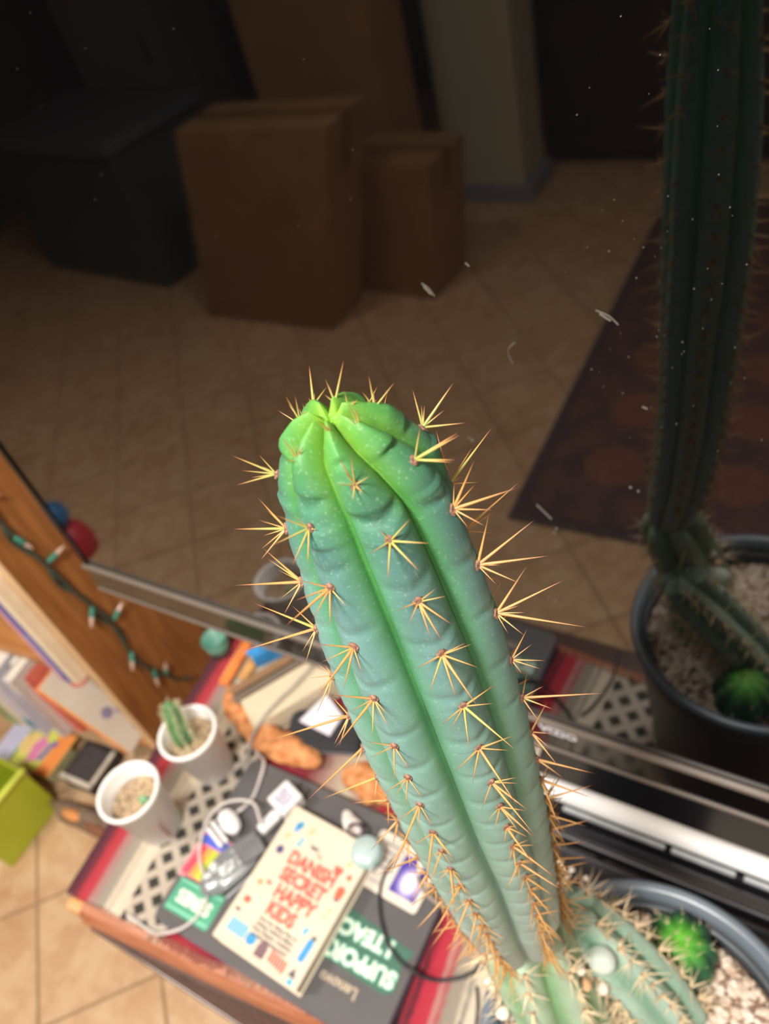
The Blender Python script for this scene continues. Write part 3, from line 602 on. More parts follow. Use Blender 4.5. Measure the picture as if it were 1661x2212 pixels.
def bulb(y, z, ang, L_=.030):
    d = Vector((.25, math.cos(ang), math.sin(ang))).normalized(); p = Vector(bp_(y, z))
    s_ = MO('bulb', tube([p, p+d*L_*.5], .0042, 10, 4, rf=lambda t: .8+.2*t), gsok, fl, smooth=True, label='green socket with a clear tip')
    MO('bulb_tip', tube([p+d*L_*.45, p+d*L_*.7, p+d*L_], .0034, 10, 4, rf=lambda t: 1-.75*t*t), tip, s_, smooth=True)
for y, z, a in ((.034, .45, -1.35), (.048, .385, .1), (.058, .275, 3.75), (.072, .225, .55), (.064, .155, 3.85), (.074, .090, 4.2), (.086, .055, 1.3), (.030, .53, -.8)): bulb(y, z, a)

def rescale(before, k):
    # the bookshelf group was measured at one distance; it really stands k times farther, level with the screen
    A = Matrix.Translation((0, 0, 1.05)) @ Matrix.Scale(k, 4) @ Matrix.Translation((0, 0, -1.05))
    for o in [o for o in C.objects if o not in before and o.parent is None]: o.matrix_world = A @ o.matrix_basis
rescale(SHELF0, 1.36)
# lower compartment
t = T('activity_book', 'brightly coloured activity book with a pink star shape, on the floor by the bookshelf', 'book', (-1.786, .303, FZ+.001), math.radians(3))
MO('box_body', box(-.125, .105, -.055, .045, 0, .048, .002), M('act_pages', '#b9b48a', .7), t)
MO('cover', box(-.126, .106, -.056, .076, .0482, .0492, .0004), M('act_lime', '#dbe36e', .5, .03, 10), t)
def ap(pts, c): MO('cover_print', prism(pts, .0493, .0498), M('ap'+c, c, .5, .04, 20), t)
ap([(-.125, -.055), (-.060, -.055), (-.055, .075), (-.125, .075)], '#cfd2ee'); ap([(-.059, -.055), (-.052, -.055), (-.043, .075), (-.052, .075)], '#3f9a6c')
ap([(.052, -.055), (.105, -.055), (.105, .075), (.045, .075), (.055, .02)], '#ff9d55'); 
MO('cover_print', prism(disc(.028, 18, -.030, .010, .036), .0500, .0504), M('ap_y', '#fbd98e', .5), t)
MO('cover_print', prism([(.000, -.045), (.012, -.030), (.030, -.028), (.026, .0), (.036, .030), (.018, .034), (.008, .060), (-.004, .030), (-.012, .010), (-.006, -.015)], .0505, .0509), M('ap_p', '#ec8fc2', .5), t, label='pink star-like shape')
MO('cover_print', prism([(.032, -.025), (.048, -.020), (.052, .02), (.066, .035), (.05, .045), (.040, .03), (.034, .0)], .0505, .0509), M('ap_v', '#8673be', .5), t)
t = T('dark_frame', 'dark tablet-like panel with a cream frame on the floor at the foot of the bookshelf', 'frame', (-1.593, .310, FZ+.001), math.radians(3))
fr = M('frame_cream', '#ddd3c4', .5); MO('back', box(-.060, .060, -.035, .085, 0, .040, .002), M('frame_back', '#2b2a2a', .6), t)
MO('panel', box(-.048, .046, -.022, .075, .0402, .043, .001), M('frame_dark', '#4a4547', .5), t); MO('frame_rail', box(-.058, .058, -.036, -.022, .0402, .052, .003), fr, t); MO('frame_rail', box(.046, .058, -.0215, .080, .0402, .048, .003), fr, t)
t = T('brown_lump', 'crumpled taupe bag with an orange patch on the floor by the bookshelf', 'bag', (-1.475, .215, FZ+.001), math.radians(3))
MO('bag_body', lump(.145, .030, .035, .25, 22, 4, 7), M('taupe_cloth', '#85705f', .9, .25, 25, bump=.4), t, (0, 0, .036), smooth=True); MO('orange_patch', lump(.035, .014, .012, .2, 30, 3, 3), M('patch_orange', '#e39a5e', .8), t, (-.04, -.010, .066), smooth=True); MO('brown_patch', lump(.045, .014, .016, .2, 30, 3, 5), M('patch_brown', '#8e5f45', .8), t, (.05, -.014, .054), smooth=True)
t = T('lime_bin', 'lime green plastic bin on the floor before the bookshelf', 'bin', (-1.685, .135, FZ+.001), 0)
lm = M('lime_plastic', '#b5c534', .4, .05, 5)
MO('bin_front', box(.055, .062, -.10, .085, 0, .20, .003), lm, t); MO('bin_side', box(-.10, .0545, -.10, -.093, 0, .20, .003), lm, t); MO('bin_side', box(-.10, .0545, .078, .085, 0, .20, .003), lm, t); MO('bin_side', box(-.107, -.1005, -.10, .085, 0, .20, .003), lm, t); MO('bin_floor', box(-.10, .0545, -.0925, .0775, .001, .006, .001), lm, t)
MO('bin_rim', tube([(.066, -.105, .202), (.067, 0, .204), (.066, .090, .202)], .0085, 10, 6), M('lime_rim', '#d6e25a', .4), t, smooth=True, label='brighter rolled lime rim')
# toy seen only in the screen
t = T('toy', 'red toy with blue ball, mirrored at the left edge of the screen', 'toy', (-2.30, -.255, FZ+.001))
MO('red_body', lathe([(0, 0), (.075, 0), (.080, .05), (.065, .10), (.04, .13), (0, .13)], 28), M('toy_red', '#c9384a', .45), t, smooth=True)
MO('blue_ball', lump(.055, .055, .055, .02, 10, 3, 1), M('toy_blue', '#2f78b4', .4), t, (-.01, 0, .180), smooth=True)

# ================================================================== foam cups
foam = M('foam', '#efedec', .55, .01, 200, sss=.2); soilm = M('cup_soil', '#7d6654', .95, col2='#b9a184', scale=120, bump=.8)
def cup(lb, x, y, R, Rb, H, seed, sz):
    t = T('foam_cup', lb, 'cup', (x, y, .0028))
    MO('cup_wall', lathe([(0, 0), (Rb, 0), (Rb+.001, .002), (R-.004, H-.008), (R-.001, H-.007), (R, H-.004), (R-.0008, H-.0005), (R-.003, H), (R-.0055, H-.001), (R-.007, H-.006), (Rb-.001, .006), (0, .006)], 56), foam, t, smooth=True)
    rs = Rb+(R-.004-Rb)*sz/H-.0035
    me = lathe([(0, .004), (rs*.5, .003), (rs*.85, .001), (rs, -.001), (rs-.001, -.004), (0, -.004)], 40)
    for v in me.vertices: v.co.z += .002*noise.noise(v.co*250) if v.co.z > -.002 else 0
    MO('soil', me, soilm, t, (0, 0, sz))
    bm = bmesh.new(); rnd = random.Random(seed)
    for i in range(130):
        a, r = rnd.uniform(0, 2*PI), (rs-.005)*math.sqrt(rnd.random()); q = rnd.uniform(.0010, .0026)
        bmesh.ops.create_icosphere(bm, subdivisions=1, radius=q, matrix=Matrix.Translation((r*math.cos(a), r*math.sin(a), sz+.0040*(1-(r/rs)**2)+.0008)))
    MO('gravel', fin(bm), M('gravel', '#cdb896', .9, .3, 200), t, kind='stuff')
    return t
c1 = cup('nearer white foam cup at the table corner holding gravelly soil and a tiny seedling', -.737, .165, .0455, .030, .116, 1, .088)
MO('red_print', box(.0, .0, 0, 0, 0, 0, 0) if False else prism([(-.003, 0), (.003, 0), (.003, .0006), (-.003, .0006)], 0, .05), M('print_red', '#c53a48', .5), c1, (.0340, -.0105, .012), (math.radians(0), math.radians(7.4), math.radians(-18)), label='narrow red print up the side')
c2 = cup('farther white foam cup beside the bookshelf holding a small spiny cactus', -.717, .272, .0450, .030, .110, 2, .088)
# seedlings
def mini(nm, lb, base, pts, r, col, col2, nr, spn, sr, seed, z0=0):
    t = T(nm, lb, 'cactus', base); Q = spline([Vector(p) for p in pts], 8); bm = bmesh.new(); prev = None; n = nr*6
    m = len(Q); frames = []
    for i, p in enumerate(Q):
        tt = (Q[min(i+1, m-1)]-Q[max(i-1, 0)]).normalized(); a = tt.cross(Vector((0, 1, 0))).normalized(); b = tt.cross(a).normalized(); f = i/(m-1)
        rr = r*(.75+.25*min(1, f*4))*math.sqrt(max(.02, 1-max(0, (f-.8)/.2)**2)); ring = []; frames.append((p, a, b, tt, rr))
        for j in range(n):
            an = 2*PI*j/n; u = ((j/6) % 1)*2-1; q = rr*(1-.25*abs(u)**2.2)
            ring.append(bm.verts.new(p+(a*math.cos(an)+b*math.sin(an))*q))
        if prev:
            for j in range(n): bm.faces.new((prev[j], prev[(j+1) % n], ring[(j+1) % n], ring[j]))
        prev = ring
    bm.faces.new(prev); bmesh.ops.recalc_face_normals(bm, faces=bm.faces)
    MO('stem', fin(bm), M(nm+'_skin'+col, col, .5, col2=col2, scale=60, sss=.1), t, smooth=True)
    bm = bmesh.new(); rnd = random.Random(seed)
    for i in range(2, m-1):
        p, a, b, tt, rr = frames[i]
        for k in range(nr):
            an = 2*PI*(k+.5)/nr; o = a*math.cos(an)+b*math.sin(an)
            for s_ in range(spn):
                d = (o+Vector((rnd.uniform(-.8, .8), rnd.uniform(-.8, .8), rnd.uniform(-.8, .8)))).normalized(); q = p+o*rr*.95; L_ = sr*rnd.uniform(.6, 1.2)
                x = d.cross(Vector((0, 0, 1))).normalized()*.00035; y = d.cross(x).normalized()*.00035
                vs = [bm.verts.new(q+x), bm.verts.new(q-x*.5+y), bm.verts.new(q-x*.5-y), bm.verts.new(q+d*L_)]
                for f3 in ((0, 1, 3), (1, 2, 3), (2, 0, 3)): bm.faces.new([vs[v] for v in f3])
    MO('spines', fin(bm), M('pale_spine', '#e2dcb8', .6, .1), t, kind='stuff')
    return t
mini('small_cactus', 'small bristly green cactus leaning out of the farther foam cup', (-.722, .268, .0935), [(0, 0, 0), (.004, -.006, .02), (-.004, .004, .045), (-.010, .014, .075)], .0135, '#44703f', '#6b9160', 6, 5, .010, 3)
mini('small_cactus', 'tiny green seedling in the soil of the nearer foam cup', (-.722, .168, .0925), [(0, 0, 0), (.002, 0, .006), (.006, -.002, .013)], .0065, '#5f9a6e', '#8cb88f', 5, 1, .003, 4)

# ================================================================== big pot
pm_ = M('pot_plastic', '#4c5257', .35, .06, 12, ior=1.45); pe = M('pot_rim_edge', '#68737f', .3, .05, 10)
PX, PY, PR, PZ = -.030, .140, .134, .275
pot = T('plant_pot', 'large dark grey round plastic pot with gritty white soil at the lower right', 'pot', (PX, PY, .0028))
MO('pot_wall', lathe([(0, 0), (.098, 0), (.102, .004), (PR-.010, PZ-.050), (PR-.008, PZ-.046), (PR-.008, PZ-.008), (PR-.0135, PZ-.008), (PR-.0145, PZ-.05), (.098, .006), (0, .006)], 96), pm_, pot, smooth=True)
MO('pot_rim', lathe([(PR-.0135, PZ-.0085), (PR-.010, PZ-.001), (PR-.004, PZ+.001), (PR, PZ-.001), (PR+.001, PZ-.007), (PR-.002, PZ-.012), (PR-.0079, PZ-.012)], 96), pe, pot, smooth=True)
MO('inner_ring', lathe([(PR-.0145, PZ-.018), (PR-.0165, PZ-.016), (PR-.0175, PZ-.020), (PR-.0148, PZ-.022)], 96), M('pot_ring', '#5f676f', .3), pot, smooth=True)
SZ = .238
me = lathe([(0, .008), (.03, .007), (.06, .005), (.09, .003), (.108, .001), (PR-.0165, -.002), (PR-.018, -.008), (0, -.008)], 96)
for v in me.vertices:
    if v.co.z > -.004: v.co.z += .004*noise.noise(v.co*45)
MO('soil', me, M('pot_soil', '#7a5f50', .95, col2='#a58a76', scale=90, bump=.8), pot, (0, 0, SZ))
bm = bmesh.new(); rnd = random.Random(21)
def grit(x, y, z, q):
    r = bmesh.ops.create_icosphere(bm, subdivisions=1, radius=q, matrix=Matrix.Translation((x, y, z)) @ Matrix.Diagonal((rnd.uniform(.75, 1.2), rnd.uniform(.75, 1.2), rnd.uniform(.7, 1), 1)))
    for v in r['verts']: v.co += Vector((rnd.uniform(-1, 1), rnd.uniform(-1, 1), rnd.uniform(-1, 1)))*q*.16
for i in range(3400):
    a, r = rnd.uniform(0, 2*PI), .113*math.sqrt(rnd.random()); q = rnd.choice((.0014, .0018, .0024, .003, .0036, .0044))
    grit(r*math.cos(a), r*math.sin(a), SZ+.008*(1-(r/.115)**1.2)+q*.35+.002, q)
MO('perlite', fin(bm), M('perlite_mix', '#e9ddd0', .9, col2='#c9b09a', scale=70), pot, kind='stuff')

# ================================================================== tall cactus column
def itp(tb, z, k=1):
    if z <= tb[0][0]: return tb[0][k]
    for a, b in zip(tb, tb[1:]):
        if z <= b[0]:
            f = (z-a[0])/(b[0]-a[0]); return a[k]*(1-f)+b[k]*f
    return tb[-1][k]
AX = [(.436, -.126, .151), (.48, -.119, .139), (.55, -.1145, .1315), (.62, -.113, .129), (.73, -.1125, .1275), (.817, -.1138, .128), (.875, -.116, .1305), (.90, -.1172, .1315), (.925, -.1198, .1290)]
RD = [(.436, .024), (.46, .029), (.50, .031), (.585, .0325), (.69, .0345), (.77, .0342), (.83, .032), (.863, .0292), (.885, .0272), (.900, .0248), (.910, .0212), (.917, .0163), (.921, .0105), (.924, .004)]
TW = [(.44, 26), (.65, 23.5), (.70, 19), (.77, 17), (.82, 15), (.85, 12), (.875, 8.5), (.895, 5), (.912, 0), (.925, -10)]
OFF = [-100, -50.5, 0, 51.4, 102.8, 154.2, 205.7]
def axz(z): return itp(AX, z, 1), itp(AX, z, 2)
def az_of(k, z): return math.radians(itp(TW, z)+OFF[k]-48.7)
SP = [(2,0.9224,[[-8,-16,65],[-1,-11,54],[12,-1,45],[3,-9,42]]),(2,0.913,[[-13,-12,109],[12,10,103],[-16,-48,45],[53,9,38],[26,-58,0],[43,-24,4],[-6,-14,64]]),(2,0.8955,[[-17,-14,62],[62,35,73],[128,4,28],[-17,-78,27],[50,-115,-14],[121,-64,-14]]),(2,0.872,[[52,32,46],[86,24,33],[-31,-67,30],[8,-87,-1],[123,-37,-8],[79,-91,-22],[113,-88,-26]]),(2,0.848,[[72,41,46],[92,42,46],[129,-10,9],[-43,-93,31],[18,-133,-6],[96,-113,-23],[163,-111,-32]]),(2,0.821,[[90,75,71],[101,30,32],[-35,-101,21],[-5,-100,6],[72,-126,-16],[209,-73,-22]]),(2,0.794,[[114,67,56],[110,21,25],[-39,-124,21],[29,-131,-4],[192,-130,-36]]),(2,0.769,[[93,41,35],[102,24,26],[7,-112,3],[164,-50,2],[208,-113,-29]]),(2,0.7481,[[109,17,22],[18,-105,2],[-22,-85,14],[175,-65,-5],[111,-68,-2]]),(2,0.729,[[17,-74,3],[106,-10,12],[167,-101,-14],[44,15,18]]),(1,0.9181,[[-18,-6,91],[-2,6,70],[14,15,57],[22,16,46],[-11,-32,29]]),(1,0.901,[[-51,-46,84],[-20,-14,54],[-40,-114,37],[17,-124,-16],[48,-99,-30],[31,-3,6]]),(1,0.8805,[[-61,-46,69],[-52,-96,36],[-45,-171,14],[3,-113,-13],[51,-103,-36],[71,-32,-23]]),(1,0.856,[[-77,-66,70],[-50,-99,33],[-20,-191,-4],[33,-133,-24],[63,-65,-24]]),(1,0.832,[[-98,-73,82],[-37,-81,25],[-32,-204,4],[54,-117,-23],[71,-31,-12],[91,-67,-25]]),(1,0.8045,[[-75,-44,61],[-48,-85,31],[57,-112,-17],[88,-53,-16]]),(1,0.783,[[-44,-98,26],[-8,-86,8],[42,-102,-9],[89,-49,-12]]),(1,0.762,[[-42,-97,24],[10,-267,-20],[36,-92,-5],[81,-55,-10]]),(1,0.7369,[[-47,-89,27],[61,-201,-21],[94,-57,-8],[134,-68,-12]]),(1,0.7184,[[-44,-66,26],[14,-156,4],[70,-41,-3]]),(3,0.9213,[[-11,-5,93],[-16,-22,57],[6,3,63],[1,4,83]]),(3,0.9097,[[22,33,98],[122,52,79],[127,50,74],[123,10,19],[116,5,13]]),(3,0.889,[[48,88,126],[56,54,65],[171,77,56],[117,21,9],[107,-19,-22],[61,-37,-25],[-1,37,76]]),(3,0.8635,[[12,112,135],[143,144,102],[208,83,24],[142,-8,-28],[75,-34,-31],[69,18,4]]),(3,0.8385,[[66,139,111],[191,149,75],[296,55,-20],[94,30,6],[108,-32,-35],[58,-46,-31],[71,42,21]]),(3,0.811,[[31,99,74],[59,66,38],[116,35,4],[110,6,-12],[52,-30,-20]]),(3,0.785,[[68,62,29],[283,113,20],[122,2,-15],[86,-56,-35],[-4,80,63]]),(3,0.7585,[[85,23,2],[32,115,70],[139,-78,-47],[94,-30,-23]]),(3,0.735,[[253,37,-15],[133,-30,-26],[109,-23,-20]]),(0,0.922,[[-8,25,75],[-28,10,83],[13,13,21]]),(0,0.9069,[[-100,-40,86],[-44,6,61],[-33,-10,33],[-75,-53,45],[-77,-90,20],[-51,-51,20]]),(0,0.8875,[[-88,20,93],[-63,10,61],[-74,-26,44],[-126,-86,49],[-52,-52,6],[-48,-86,-19],[-42,-112,-41]]),(0,0.866,[[-126,16,106],[-108,-1,79],[-73,-10,46],[-171,-120,59],[-44,-74,-15],[-22,-107,-50]]),(0,0.845,[[-190,-44,117],[-87,17,69],[-180,-189,37],[-18,-84,-32],[3,-109,-56]]),(0,0.821,[[-59,6,40],[-34,16,30],[-64,-47,18],[-21,-85,-24],[-4,-136,-53],[13,-86,-43]]),(0,0.7955,[[-85,27,63],[-75,-46,25],[-241,-256,62],[-12,-117,-35],[6,-112,-42]]),(0,0.7725,[[-112,-273,-21],[-12,10,11],[-2,-103,-31]]),(0,0.7485,[[-161,-181,28],[26,-88,-35],[-43,-4,21]]),(4,0.9197,[[-12,31,91],[-1,18,51],[-25,-1,54],[51,53,58],[-10,-2,28]]),(4,0.9043,[[-42,55,95],[-13,39,52],[-5,43,50],[62,119,86],[49,59,28],[113,61,-11]]),(4,0.877,[[-82,115,117],[-26,45,35],[35,129,59],[80,195,93],[27,43,3],[78,55,-25]]),(4,0.853,[[131,213,71],[75,106,11],[94,52,-38]]),(4,0.826,[[21,52,8],[80,45,-32],[38,-46,-73]]),(6,0.9068,[[-72,32,60],[-96,4,53],[-33,56,51],[-40,39,44]]),(5,0.9235,[[-21,17,67],[-13,13,50],[-21,-7,31],[19,68,98]]),(4,0.9231,[[-3,8,52],[19,10,23],[29,15,24]]),(6,0.8976,[[-104,14,52]])]
known = {}
for k, z, t_ in SP: known.setdefault(k, []).append(z)
areo = {}
for k in range(7):
    zs = sorted(known.get(k, []), reverse=True)
    if not zs: zs = []
    top = [.921, .911, .897, .879, .857, .834, .809, .785] if len(zs) < 4 else zs
    if len(zs) < 4: top = [z-.004*(k % 2) for z in top if all(abs(z-q) > .006 for q in zs)]+zs; top = sorted(top, reverse=True)
    z = top[-1]
    while z > .470:
        z -= .0205 if z > .62 else .0165
        top.append(z)
    areo[k] = top
tall = T('tall_cactus', 'tall blue-green ribbed columnar cactus with long amber spines, centre of the picture', 'cactus', (0, 0, 0))
NU = 26; NC = 7*NU
zz = [.436+.0016*i for i in range(int((.885-.436)/.0016))]+[.885+.001*i for i in range(30)]+[.915+.0006*i for i in range(14)]+[.9236]
bm = bmesh.new(); cl = bm.verts.layers.float_color.new('col'); rings = []
def s2(h): return Vector(lin(h))
cb = [(.436, s2('#b2bfb7')), (.50, s2('#abbdb7')), (.60, s2('#98b0a8')), (.72, s2('#83a59b')), (.80, s2('#739b95')), (.86, s2('#648b8a')), (.892, s2('#4e7972')), (.912, s2('#3e7450')), (.920, s2('#46843c')), (.925, s2('#6a9c34'))]  # growth colours, with the upper part also darkened to offset lamp falloff
gf = [(.436, s2('#a3b0a0')), (.60, s2('#8fa998')), (.70, s2('#769f86')), (.78, s2('#5c9a6c')), (.85, s2('#47924c')), (.90, s2('#458c30')), (.925, s2('#7aa832'))]
def vit(tb, z):
    if z <= tb[0][0]: return tb[0][1]
    for a, b in zip(tb, tb[1:]):
        if z <= b[0]: f = (z-a[0])/(b[0]-a[0]); return a[1]*(1-f)+b[1]*f
    return tb[-1][1]
for z in zz:
    cx, cy = axz(z); R = itp(RD, z); ring = []
    R0 = itp(RD, z-.004); R1 = itp(RD, z+.004); R = (R0+R+R1)/3 if z < .915 else R
    azs = [az_of(k, z) for k in range(7)]
    for k in range(7):
        a0 = azs[k]; a1 = azs[(k+1) % 7]; am = azs[k-1]
        if a1 < a0: a1 += 2*PI
        if am > a0: am -= 2*PI
        near = areo[k]; dz = min(near, key=lambda q: abs(q-z)); 
        for i in range(NU):
            u = -1+2*i/NU
            ang = a0+(a1-a0)/2*u if u >= 0 else a0+(a0-am)/2*u
            au = abs(u); D = .30 if z < .9 else .30+.10*(z-.9)/.024
            rr = 1-D*(.18*au+.50*au**2.4+.32*au**9)
            if z > .9: rr -= .04*(1-au)
            up = z-dz; notch = 0
            zn = .0052+.0035*au
            notch = math.exp(-((up-zn)/.0017)**2)*max(0, 1-(au/.85)**3)*(.022 if z < .895 else .045)
            notch += .02*math.exp(-(up/.003)**2)*math.exp(-(u/.16)**2)
            bul = (.010 if z < .895 else .05)*math.exp(-((up+.004)/.006)**2)*(1-au)**.8
            low = max(0, min(1, (.62-z)/.12)); sunk = 0
            p = Vector((math.cos(ang)*rr, math.sin(ang)*rr, z*18))
            nn = .008*noise.noise(p*2.2)
            r = R*(rr-notch*(1-.5*low)+bul*(1-low)+nn)
            wt = max(0, min(1, (z-.902)/.018)); z2 = z+(.0016-.0046*au**1.6)*wt+.0010*wt*math.exp(-((up+.001)/.003)**2)*(1-au)
            v = bm.verts.new((cx+r*math.cos(ang), cy+r*math.sin(ang), z2))
            wg = au**2.6*(.95 if z > .72 else .6)
            c = vit(cb, z)*(1-wg)+vit(gf, z)*wg
            nz_ = noise.noise(Vector((math.cos(ang)*3, math.sin(ang)*3, z*60)))
            c = c*(1+.10*nz_)
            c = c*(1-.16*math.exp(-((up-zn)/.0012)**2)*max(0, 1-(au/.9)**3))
            v[cl] = (max(0, c.x), max(0, c.y), max(0, c.z), 1); ring.append(v)
    rings.append(ring)
for a, b in zip(rings, rings[1:]):
    for i in range(NC): j = (i+1) % NC; bm.faces.new((a[i], a[j], b[j], b[i]))
tcx, tcy = axz(.924); last_ = rings[-1]
for sc_, zc_ in ((.72, .9240), (.45, .9226), (.22, .9208)):
    ring = []
    for j, v0 in enumerate(last_):
        dx, dy = v0.co.x-tcx, v0.co.y-tcy; kk = (j % NU)/NU*2-1
        v = bm.verts.new((tcx+dx*sc_/1.0, tcy+dy*sc_/1.0, zc_-.0016*abs(kk)**1.5)); cc = s2('#79ac35')*(1-.25*abs(kk)**2); v[cl] = (cc.x, cc.y, cc.z, 1); ring.append(v)
    rings.append(ring)
for a, b in zip(rings[-4:], rings[-3:]):
    for i in range(NC): j = (i+1) % NC; bm.faces.new((a[i], a[j], b[j], b[i]))
tp = bm.verts.new((tcx, tcy, .9198)); tp[cl] = (*s2('#6f9c30'), 1)
for i in range(NC): bm.faces.new((rings[-1][i], rings[-1][(i+1) % NC], tp))
bm.faces.new(rings[0][::-1])
skin = bpy.data.materials.new('cactus_skin'); skin.use_nodes = True
nt = skin.node_tree; N = nt.nodes; L = nt.links; b = N['Principled BSDF']
va = N.new('ShaderNodeVertexColor'); va.layer_name = 'col'
g = N.new('ShaderNodeTexCoord'); n1 = N.new('ShaderNodeTexNoise'); n1.inputs['Scale'].default_value = 900; n1.inputs['Detail'].default_value = 3; L.new(g.outputs['Object'], n1.inputs['Vector'])
n2 = N.new('ShaderNodeTexNoise'); n2.inputs['Scale'].default_value = 120; n2.inputs['Detail'].default_value = 4; L.new(g.outputs['Object'], n2.inputs['Vector'])
r1 = N.new('ShaderNodeMapRange'); r1.inputs[1].default_value = .58; r1.inputs[2].default_value = .80; r1.inputs[4].default_value = .22; L.new(n1.outputs[0], r1.inputs[0])
mx = N.new('ShaderNodeMix'); mx.data_type = 'RGBA'; L.new(r1.outputs[0], mx.inputs[0]); L.new(va.outputs[0], mx.inputs[6]); mx.inputs[7].default_value = (*lin('#cfe6d6'), 1)
r2 = N.new('ShaderNodeMapRange'); r2.inputs[3].default_value = .88; r2.inputs[4].default_value = 1.12; L.new(n2.outputs[0], r2.inputs[0])
hs = N.new('ShaderNodeHueSaturation'); L.new(mx.outputs[2], hs.inputs['Color']); L.new(r2.outputs[0], hs.inputs['Value']); L.new(hs.outputs[0], b.inputs['Base Color'])
b.inputs['Roughness'].default_value = .52; b.inputs['Specular IOR Level'].default_value = .35; b.inputs['Subsurface Weight'].default_value = .05; b.inputs['Subsurface Radius'].default_value = (.4, 1, .3); b.inputs['Subsurface Scale'].default_value = .003
bp = N.new('ShaderNodeBump'); bp.inputs['Distance'].default_value = .0004; bp.inputs['Strength'].default_value = .35; L.new(n2.outputs[0], bp.inputs['Height']); L.new(bp.outputs[0], b.inputs['Normal'])
MO('stem', fin(bm), skin, tall, smooth=True)
# areoles and spines
felt = M('areole_felt', '#664435', .95, col2='#9a7464', scale=900, bump=.5)
am_ = []
for s_ in range(3):
    me = lump(.0021, .0021, .0016, .35, 900, 2, s_); me.materials.append(felt); am_.append(me)
def spine_mat(nm, stops):
    m = bpy.data.materials.new(nm); m.use_nodes = True; N = m.node_tree.nodes; L = m.node_tree.links; b = N['Principled BSDF']
    tc = N.new('ShaderNodeUVMap') if False else N.new('ShaderNodeVertexColor'); tc.layer_name = 'along'
    rp = N.new('ShaderNodeValToRGB'); e = rp.color_ramp.elements
    e[0].position = stops[0][0]; e[0].color = (*lin(stops[0][1]), 1); e[1].position = stops[-1][0]; e[1].color = (*lin(stops[-1][1]), 1)
    for p, c in stops[1:-1]: q = e.new(p); q.color = (*lin(c), 1)
    L.new(tc.outputs[0], rp.inputs[0]); L.new(rp.outputs[0], b.inputs['Base Color']); b.inputs['Roughness'].default_value = .38
    b.inputs['Subsurface Weight'].default_value = .15; b.inputs['Subsurface Scale'].default_value = .001; return m
amber = spine_mat('spine_amber', [(0, '#ac7e4e'), (.25, '#bd9256'), (.65, '#b08149'), (.86, '#915c3c'), (1, '#4c3028')])
young = spine_mat('spine_young', [(0, '#94984c'), (.35, '#aaa25e'), (.7, '#b08c52'), (.9, '#965f3c'), (1, '#663a2a')])
def spine_bm(bm, P, D, r, cl, bend=0, n=6, rings=(0, .06, .3, .6, .85)):
    D = Vector(D); d = D.normalized(); x = d.cross(Vector((.3, .2, 1))).normalized(); y = d.cross(x); prev = None
    for t in rings:
        rr = r*(1-t)**.75*(1.25 if t == 0 else 1); c = Vector(P)+D*t+x*bend*D.length*(t-t*t)
        ring = []
        for j in range(n):
            v = bm.verts.new(c+(x*math.cos(2*PI*j/n)+y*math.sin(2*PI*j/n))*rr); v[cl] = (t, t, t, 1); ring.append(v)
        if prev:
            for j in range(n): bm.faces.new((prev[j], prev[(j+1) % n], ring[(j+1) % n], ring[j]))
        prev = ring
    v = bm.verts.new(Vector(P)+D); v[cl] = (1, 1, 1, 1)
    for j in range(n): bm.faces.new((prev[j], prev[(j+1) % n], v))
unit = {}
for nm, m in (('a', amber), ('y', young)):
    for s_ in range(3):
        bm = bmesh.new(); cl = bm.verts.layers.float_color.new('along'); spine_bm(bm, (0, 0, 0), (0, 0, 1), .5, cl, (-.05, .0, .06)[s_])
        me = fin(bm); me.materials.append(m); me.polygons.foreach_set('use_smooth', [True]*len(me.polygons)); unit[(nm, s_)] = me
rnd = random.Random(4); sc = 0; cnt = 0
bms = bmesh.new(); clS = bms.verts.layers.float_color.new('along')
SPN = {(k, z): t_ for k, z, t_ in SP}
order = sorted([(-z, k) for k in areo for z in areo[k]])
